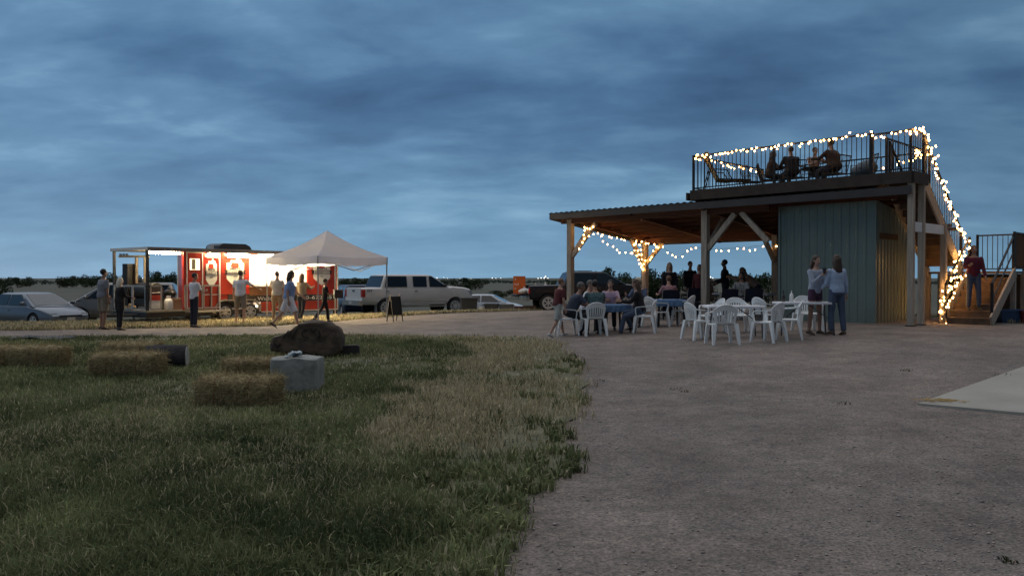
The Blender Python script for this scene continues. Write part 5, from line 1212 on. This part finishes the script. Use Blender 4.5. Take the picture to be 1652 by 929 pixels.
person('person in sand shirt seated low just right of the centre post', L_(1148, 26.2), 100, 1.66, sand, tan, hLight, skinA, pose='sit', legs=((84, 88), (84, 92)), arms=((25, 12, 60), (25, 12, 60)), lean=14, group=tB)
person('woman in black and white floral top between the dark chairs', L_(1197, 24.4), 150, 1.68, floral, blk, hDark, skinB, pose='sit', ht='bob', seat=.5, legs=((84, 88), (84, 92)), arms=((25, 12, 60), (25, 12, 60)), lean=6, group=tB)
person('long haired person bending over the table on the right', L_(1222, 25.4), 78, 1.70, sand, dnavy, hLight, skinB, ht='bob', sl='long', lean=48, legs=((8, 8), (-4, 6)), arms=((50, 8, 30), (60, 8, 20)), group=tB)
# two women before the teal wall
def phone_fn(t, s, T, W_, Hd, sc): held.append((t, W_[1][2] * s))
person('young woman in grey sweatshirt and plum shorts raising a cup', L_(1315, 17.9), 205, 1.72, hood, purple, hBrown, skinA, boot, bt='brief', ht='long', sl='long', arms=((12, 10, 60), (28, 6, 112)), build=.96, extra_fn=phone_fn, group='women before the teal wall')
t0, q = held[-1]; p = Matrix.Rotation(R(205), 4, 'Z') @ (q + Vector((-.02, .05, .09))); cp = thing('cup', 'small dark cup in the hand of the woman in shorts', 'cup', Vector(t0.location) + p, 0)
MB().tube([(0, 0, -.055), (0, 0, .055)], [.032, .040], 14).build('cup_body', M('cup_dark', (.03, .03, .035), .4), cp, 40); MB().tube([(0, 0, .056), (0, 0, .066)], .042, 14).build('lid', black, cp)
person('woman in pale blue top and blue jeans seen from behind', L_(1350, 17.6), 12, 1.72, hood2, denim, hBrown, skinA, boot, ht='long', sl='long', arms=((8, 10, 55), (-2, 12, 10)), build=1.0, legs=((4, 5), (-3, 4)), group='women before the teal wall')
# woman on the stairs
q = bw(-.28, 2.46); person('woman in burgundy jacket and jeans walking down the stairs', (q.x, q.y, .37 + 1.39 * 2 / 8 + .004), 165, 1.66, burg, denim, hBrown, skinA, ht='bob', sl='long', arms=((10, 10, 20), (25, 14, 80)), legs=((6, 8), (4, 8)))
# up on the deck
def dl(u, v, dz=0): q = bw(u, v); return (q.x, q.y, DZ + .004 + dz)
person('deck sitter with long dark hair nearest the lounge chair', dl(5.43, 2.3), -100, 1.64, fab('cloth_brown', (.05, .03, .02)), dnavy, hBrown, skinB, pose='sit', ht='long', sl='long', legs=((84, 86), (84, 86)), arms=((30, 12, 60), (30, 12, 60)), lean=12, build=1.1, group=tD)
person('broad deck sitter in black with back to the railing', dl(4.62, 2.2), 10, 1.72, blk, dnavy, hBrown, skinB, pose='sit', sl='long', legs=((84, 86), (84, 86)), arms=((25, 18, 60), (25, 18, 60)), lean=8, build=1.35, group=tD)
person('person across the deck table facing the camera', dl(4.55, 3.5), 190, 1.74, sand, dnavy, hBrown, skinA, pose='sit', seat=.52, legs=((84, 86), (84, 86)), arms=((60, 14, 50), (35, 18, 60)), lean=6, group=tD)
person('largest deck sitter in dark brown near the railing corner', dl(3.32, 2.2), 35, 1.84, fab('cloth_brown', (.05, .03, .02)), dnavy, hDark, skinB, pose='sit', seat=.44, sl='long', legs=((84, 86), (84, 86)), arms=((45, 16, 45), (35, 18, 60)), lean=10, build=1.4, group=tD)
def deck_chair(lab, u, v, rz, h=.9):
    t = thing('deck_chair', lab, 'chair', dl(u, v), R(rz), 'metal chairs on the roof deck'); m = MB().box(-.25, .25, -.22, .24, .38, .41); m.build('seat', iron, t)
    for s in (-1, 1):
        MB().tube([(s * .26, -.36, h), (s * .26, -.23, .40), (s * .26, -.30, 0)], .013, 6).build('leg', iron, t); MB().tube([(s * .26, -.26, .62), (s * .26, .22, .62), (s * .26, .25, 0)], .013, 6).build('leg', iron, t)
    m = MB(); m.beam((-.25, -.355, h - .01), (.25, -.355, h - .01), .025, .03); m.build('backrest', iron, t)
    for k in range(8): MB().tube([(-.21 + .06 * k, -.235, .42), (-.21 + .06 * k, -.35, h - .02)], .006, 4).build('back_bar', iron, t)
deck_chair('metal deck chair under the sitter nearest the lounge chair', 5.43, 2.3, -100); deck_chair('metal deck chair under the broad sitter in black', 4.62, 2.2, 10); deck_chair('metal deck chair across the deck table', 4.55, 3.5, 190); deck_chair('metal deck chair under the largest sitter', 3.32, 2.2, 35)
deck_chair('empty metal deck chair close to the railing corner', 2.6, 2.4, 90); deck_chair('empty metal deck chair left of all the sitters', 6.0, 2.4, -80)
t = thing('deck_table', 'dark round table between the sitters on the roof deck', 'table', dl(4.2, 2.95), 0); m = MB(); m.disc((0, 0, .70), (0, 0, 1), .48, .03, 28); m.build('tabletop', iron, t, 40)
for k in range(4): a = k * pi / 2 + .4; MB().tube([(.3 * cos(a), .3 * sin(a), .68), (.38 * cos(a), .38 * sin(a), 0)], .018, 6).build('leg', iron, t)
# lounge chair
t = thing('lounge_chair', 'tan fabric lounge chair at the left end of the roof deck', 'lounge chair', dl(6.2, .72), BROT + R(-52)); cl_ = M('lounge_fabric', (.24, .18, .08), .85, var=.2)
def sling(pts, nm):
    m = MB(); v = []
    for off in (0, .03):
        for a, b in pts: v += [(-.33, a, b - off), (.33, a, b - off)]
    n = len(pts); q = [(2 * i, 2 * i + 1, 2 * i + 3, 2 * i + 2) for i in range(n - 1)]; k = 2 * n
    m.add(v, q + [tuple(r + k for r in f[::-1]) for f in q] + [(2 * i, 2 * i + 2, 2 * i + 2 + k, 2 * i + k) for i in range(n - 1)] + [(2 * i + 3, 2 * i + 1, 2 * i + 1 + k, 2 * i + 3 + k) for i in range(n - 1)]); m.build(nm, cl_, t, 40)
sling([(-.48, 1.14), (-.42, 1.04), (-.24, .68), (-.1, .36)], 'backrest'); sling([(-.09, .34), (.2, .31), (.5, .34), (.85, .30)], 'seat'); m = MB(); m.sph((0, -.42, 1.10), (.30, .09, .11), 14, 8); m.build('head_cushion', cl_, t, 180)
for s in (-1, 1):
    MB().tube([(s * .35, -.50, 1.14), (s * .35, -.08, .34), (s * .35, .86, .30)], .016, 6).build('side_rail', iron, t); MB().tube([(s * .35, -.30, .74), (s * .35, -.50, 0)], .016, 6).build('leg', iron, t); MB().tube([(s * .35, .6, .32), (s * .35, .72, 0)], .016, 6).build('leg', iron, t); MB().tube([(s * .35, -.3, .64), (s * .37, .15, .60), (s * .36, .3, .32)], .018, 6).build('arm', iron, t)
t = thing('covered_bundle', 'dark blue covered bundle by the deck corner post', 'bundle', dl(1.95, .9), BROT); m = MB(); m.sph((0, 0, .24), (.36, .26, .26), 16, 9); m.v = [(x, y, max(0, z + .06 * sin(5 * x + 3 * y))) for x, y, z in m.v]; m.build('cover', M('tarp_blue', (.02, .05, .08), .6, var=.3), t, 180); MB().tube([(-.36, 0, .24), (0, -.27, .28), (.36, 0, .24)], .01, 5).build('cord', wire, t)
# bins right of the stairs
def bin_(lab, px, Y, w, d, h, mat):
    x, y, z = wp(px, Y); t = thing('storage_bin', lab, 'bin', (x, y, z + .01), R(-8), 'bins beside the stairs'); m = MB(); m.loft([[(-w / 2 * k, -d / 2 * k, q), (w / 2 * k, -d / 2 * k, q), (w / 2 * k, d / 2 * k, q), (-w / 2 * k, d / 2 * k, q)] for k, q in ((.85, 0), (1, h - .05))]); m.build('bin_body', mat, t); MB().box(-w / 2 - .02, w / 2 + .02, -d / 2 - .02, d / 2 + .02, h - .049, h).build('lid', mat, t)
bin_('low blue plastic bin right of the stair foot', 1628, 21.6, .58, .45, .36, M('bin_blue', (.03, .07, .16), .5)); bin_('low dark red bin at the right edge of the picture', 1657, 21.4, .42, .45, .34, M('bin_red', (.13, .015, .02), .5))

# ================================================================== trees, woods, town
leafm = attrmat('leaf', .8, .15); barkm = M('bark', (.05, .04, .03), .95, var=.3)
def crown_mesh(k, n=1500):
    r = np.random.default_rng(100 + k); nb = 9; c = np.stack([r.normal(0, .22, nb), r.normal(0, .22, nb), r.uniform(.14, .82, nb)], -1); rad = r.uniform(.14, .25, nb) * (1.15 - .5 * np.abs(c[:, 2] - .5))
    i = r.integers(0, nb, n); d = r.normal(size=(n, 3)); d /= np.linalg.norm(d, axis=1)[:, None]; P = c[i] + d * (rad[i] * r.uniform(.55, 1.08, n))[:, None]; P[:, 2] = np.maximum(P[:, 2], .02)
    a = r.normal(size=(n, 3)); a /= np.linalg.norm(a, axis=1)[:, None]; b = np.cross(a, r.normal(size=(n, 3))); b /= np.linalg.norm(b, axis=1)[:, None]; s = r.uniform(.018, .045, n)[:, None]
    co = np.stack([P - a * s, P - b * s * .6, P + a * s, P + b * s * .6], 1).reshape(-1, 3)
    tone = (r.random(n)[:, None] * .6 + .4 * r.random(nb)[i][:, None]); col = np.array([.018, .030, .014]) * (1 - tone) + np.array([.060, .080, .035]) * tone
    o = npmesh('crown', co, np.arange(n * 4).reshape(-1, 4), leafm, False, np.repeat(col, 4, 0)); me = o.data; bpy.data.objects.remove(o); return me
CR = [crown_mesh(k) for k in range(7)]
def trunk_mesh(k):
    r = random.Random(k); m = MB(); m.tube([(0, 0, -.03), (.01, 0, .2), (r.uniform(-.03, .03), .02, .5)], [.035, .026, .012], 7)
    for q in range(5): a = r.uniform(0, 6.3); z = r.uniform(.15, .4); m.tube([(0, 0, z), (.14 * cos(a), .14 * sin(a), z + .16), (.24 * cos(a), .24 * sin(a), z + .34)], [.014, .009, .004], 5)
    me = m.mesh('trunk'); me.materials.append(barkm); return me
TRK = [trunk_mesh(k) for k in range(3)]
def tree(px, ytop, Y, wpx, lab, grp, k):
    x, y, z = wp(px, Y); hgt = (450 - ytop) / F * Y + CAMH - z; w = wpx / F * Y
    t = thing('tree', lab, 'tree', (x, y, z), random.uniform(0, 6), grp)
    sx = w / .85; inst('crown', CR[k % 7], t, (0, 0, 0), (0, 0, 0), (sx, sx, hgt / .98)); inst('trunk', TRK[k % 3], t, (0, 0, 0), (0, 0, 0), (hgt * .8, hgt * .8, hgt)); return t
FARK = {'trees on the left horizon': 2.6, 'trees behind the smoker porch': 1.9, 'trees behind the silver pickup': 1.6}
tl = 0; ORD = 'first second third fourth fifth sixth seventh eighth ninth tenth eleventh twelfth thirteenth fourteenth fifteenth sixteenth seventeenth eighteenth nineteenth twentieth twenty-first'.split()
for grp, lab, items in (
    ('trees on the left horizon', 'dark low tree on the left horizon', [(8, 444, 230, 26), (28, 446, 240, 20), (48, 446, 260, 18), (108, 447, 250, 22), (124, 445, 260, 20), (137, 443, 250, 20), (96, 444, 240, 16), (148, 442, 250, 18), (161, 444, 240, 16), (0, 452, 60, 22)]),
    ('trees behind the smoker porch', 'dark leafy tree behind the smoker porch', [(185, 438, 170, 22), (198, 440, 180, 18), (222, 441, 170, 20), (250, 438, 150, 20), (262, 435, 150, 22), (276, 437, 150, 24), (288, 440, 150, 20)]),
    ('trees behind the silver pickup', 'dark tree behind the silver pickup and white car', [(556, 447, 200, 20), (574, 446, 210, 22), (592, 446, 200, 20), (608, 445, 200, 22), (628, 444, 190, 22), (716, 450, 260, 18), (744, 446, 200, 26), (756, 449, 200, 20), (767, 447, 200, 18), (800, 467, 120, 30), (826, 468, 120, 26), (845, 466, 115, 24)]),
    ('trees behind the pavilion', 'dark rounded tree in the row behind the pavilion', [(890, 446, 150, 16), (906, 443, 130, 24), (930, 440, 140, 24), (955, 436, 120, 26), (972, 431, 115, 34), (988, 432, 115, 30), (1003, 436, 115, 28), (1020, 438, 115, 26), (1040, 433, 110, 28), (1056, 428, 110, 34), (1072, 431, 110, 28), (1090, 435, 110, 26), (1104, 437, 110, 28), (1122, 437, 105, 26), (1145, 446, 130, 20), (1185, 437, 105, 26), (1198, 433, 105, 26), (1212, 436, 105, 28), (1228, 438, 105, 24), (1240, 440, 105, 22), (1262, 442, 105, 24)]),
    ('trees right of the stairs', 'dark bushy tree right of the stairs', [(1640, 446, 60, 34), (1668, 440, 60, 40), (1600, 452, 70, 30)])):
    for i, (px, yt, Y, w) in enumerate(sorted(items)): tl += 1; tree(px, yt, Y * FARK.get(grp, 1) * random.uniform(.96, 1.04), w * 1.25, lab + ', ' + ORD[i] + ' from the left', grp, tl)
# far woods: one mass of leaf clumps along the horizon
n = 9000; px = rng.uniform(-500, 2200, n); Y = rng.uniform(900, 1500, n); x = (px - 826) / F * Y; clump = fbm(px * .03, px * 0 + 2.0); hh = np.clip(14 * (clump - .38), .6, 7) * rng.random(n) ** .7
P = np.stack([x, Y, gN(x, Y) + hh], -1); a = rng.normal(size=(n, 3)); a /= np.linalg.norm(a, axis=1)[:, None]; b = np.cross(a, rng.normal(size=(n, 3))); b /= np.linalg.norm(b, axis=1)[:, None]; s = rng.uniform(1.2, 3.4, n)[:, None]
co = np.stack([P - a * s, P - b * s * .6, P + a * s, P + b * s * .6], 1).reshape(-1, 3)
tag(npmesh('far_woods', co, np.arange(n * 4).reshape(-1, 4), leafm, False, np.repeat(np.array([.075, .095, .075]) * rng.uniform(.6, 1.6, n)[:, None], 4, 0)), 'far dark woods along the horizon', 'woods', None, 'stuff')  # distance haze is put into the leaf colour as a lighter tone
m = MB(); tm = emit('town_light', (1.0, .95, .85), 4.0); Y = 2400
for px, py, r in [(705, 448.3, 1.0), (716, 447.5, .7), (794, 448.5, 1.1), (800, 449, .8), (808, 448.6, .8), (722, 449, .6), (779, 451, .8), (868, 449, 1.2), (873, 448.5, 1.4), (878, 448.6, 1.5), (880, 446.5, 2.0), (884, 448.8, 1.2), (1146, 447, 2.2), (1150, 448.5, 1.1), (1063, 441, .5), (692, 449, .7), (742, 449.3, .6), (760, 449.4, .6), (230, 449, 1.0), (226, 448, .7)]:
    m.sph(((px - 826) / F * Y, Y, CAMH + (450 - py) / F * Y), r * .85, 8, 6)
tag(m.build('town_lights', tm), 'tiny lights of a town on the horizon', 'lights', None, 'stuff')

flush()
for c in CUTTERS: bpy.data.objects.remove(c)
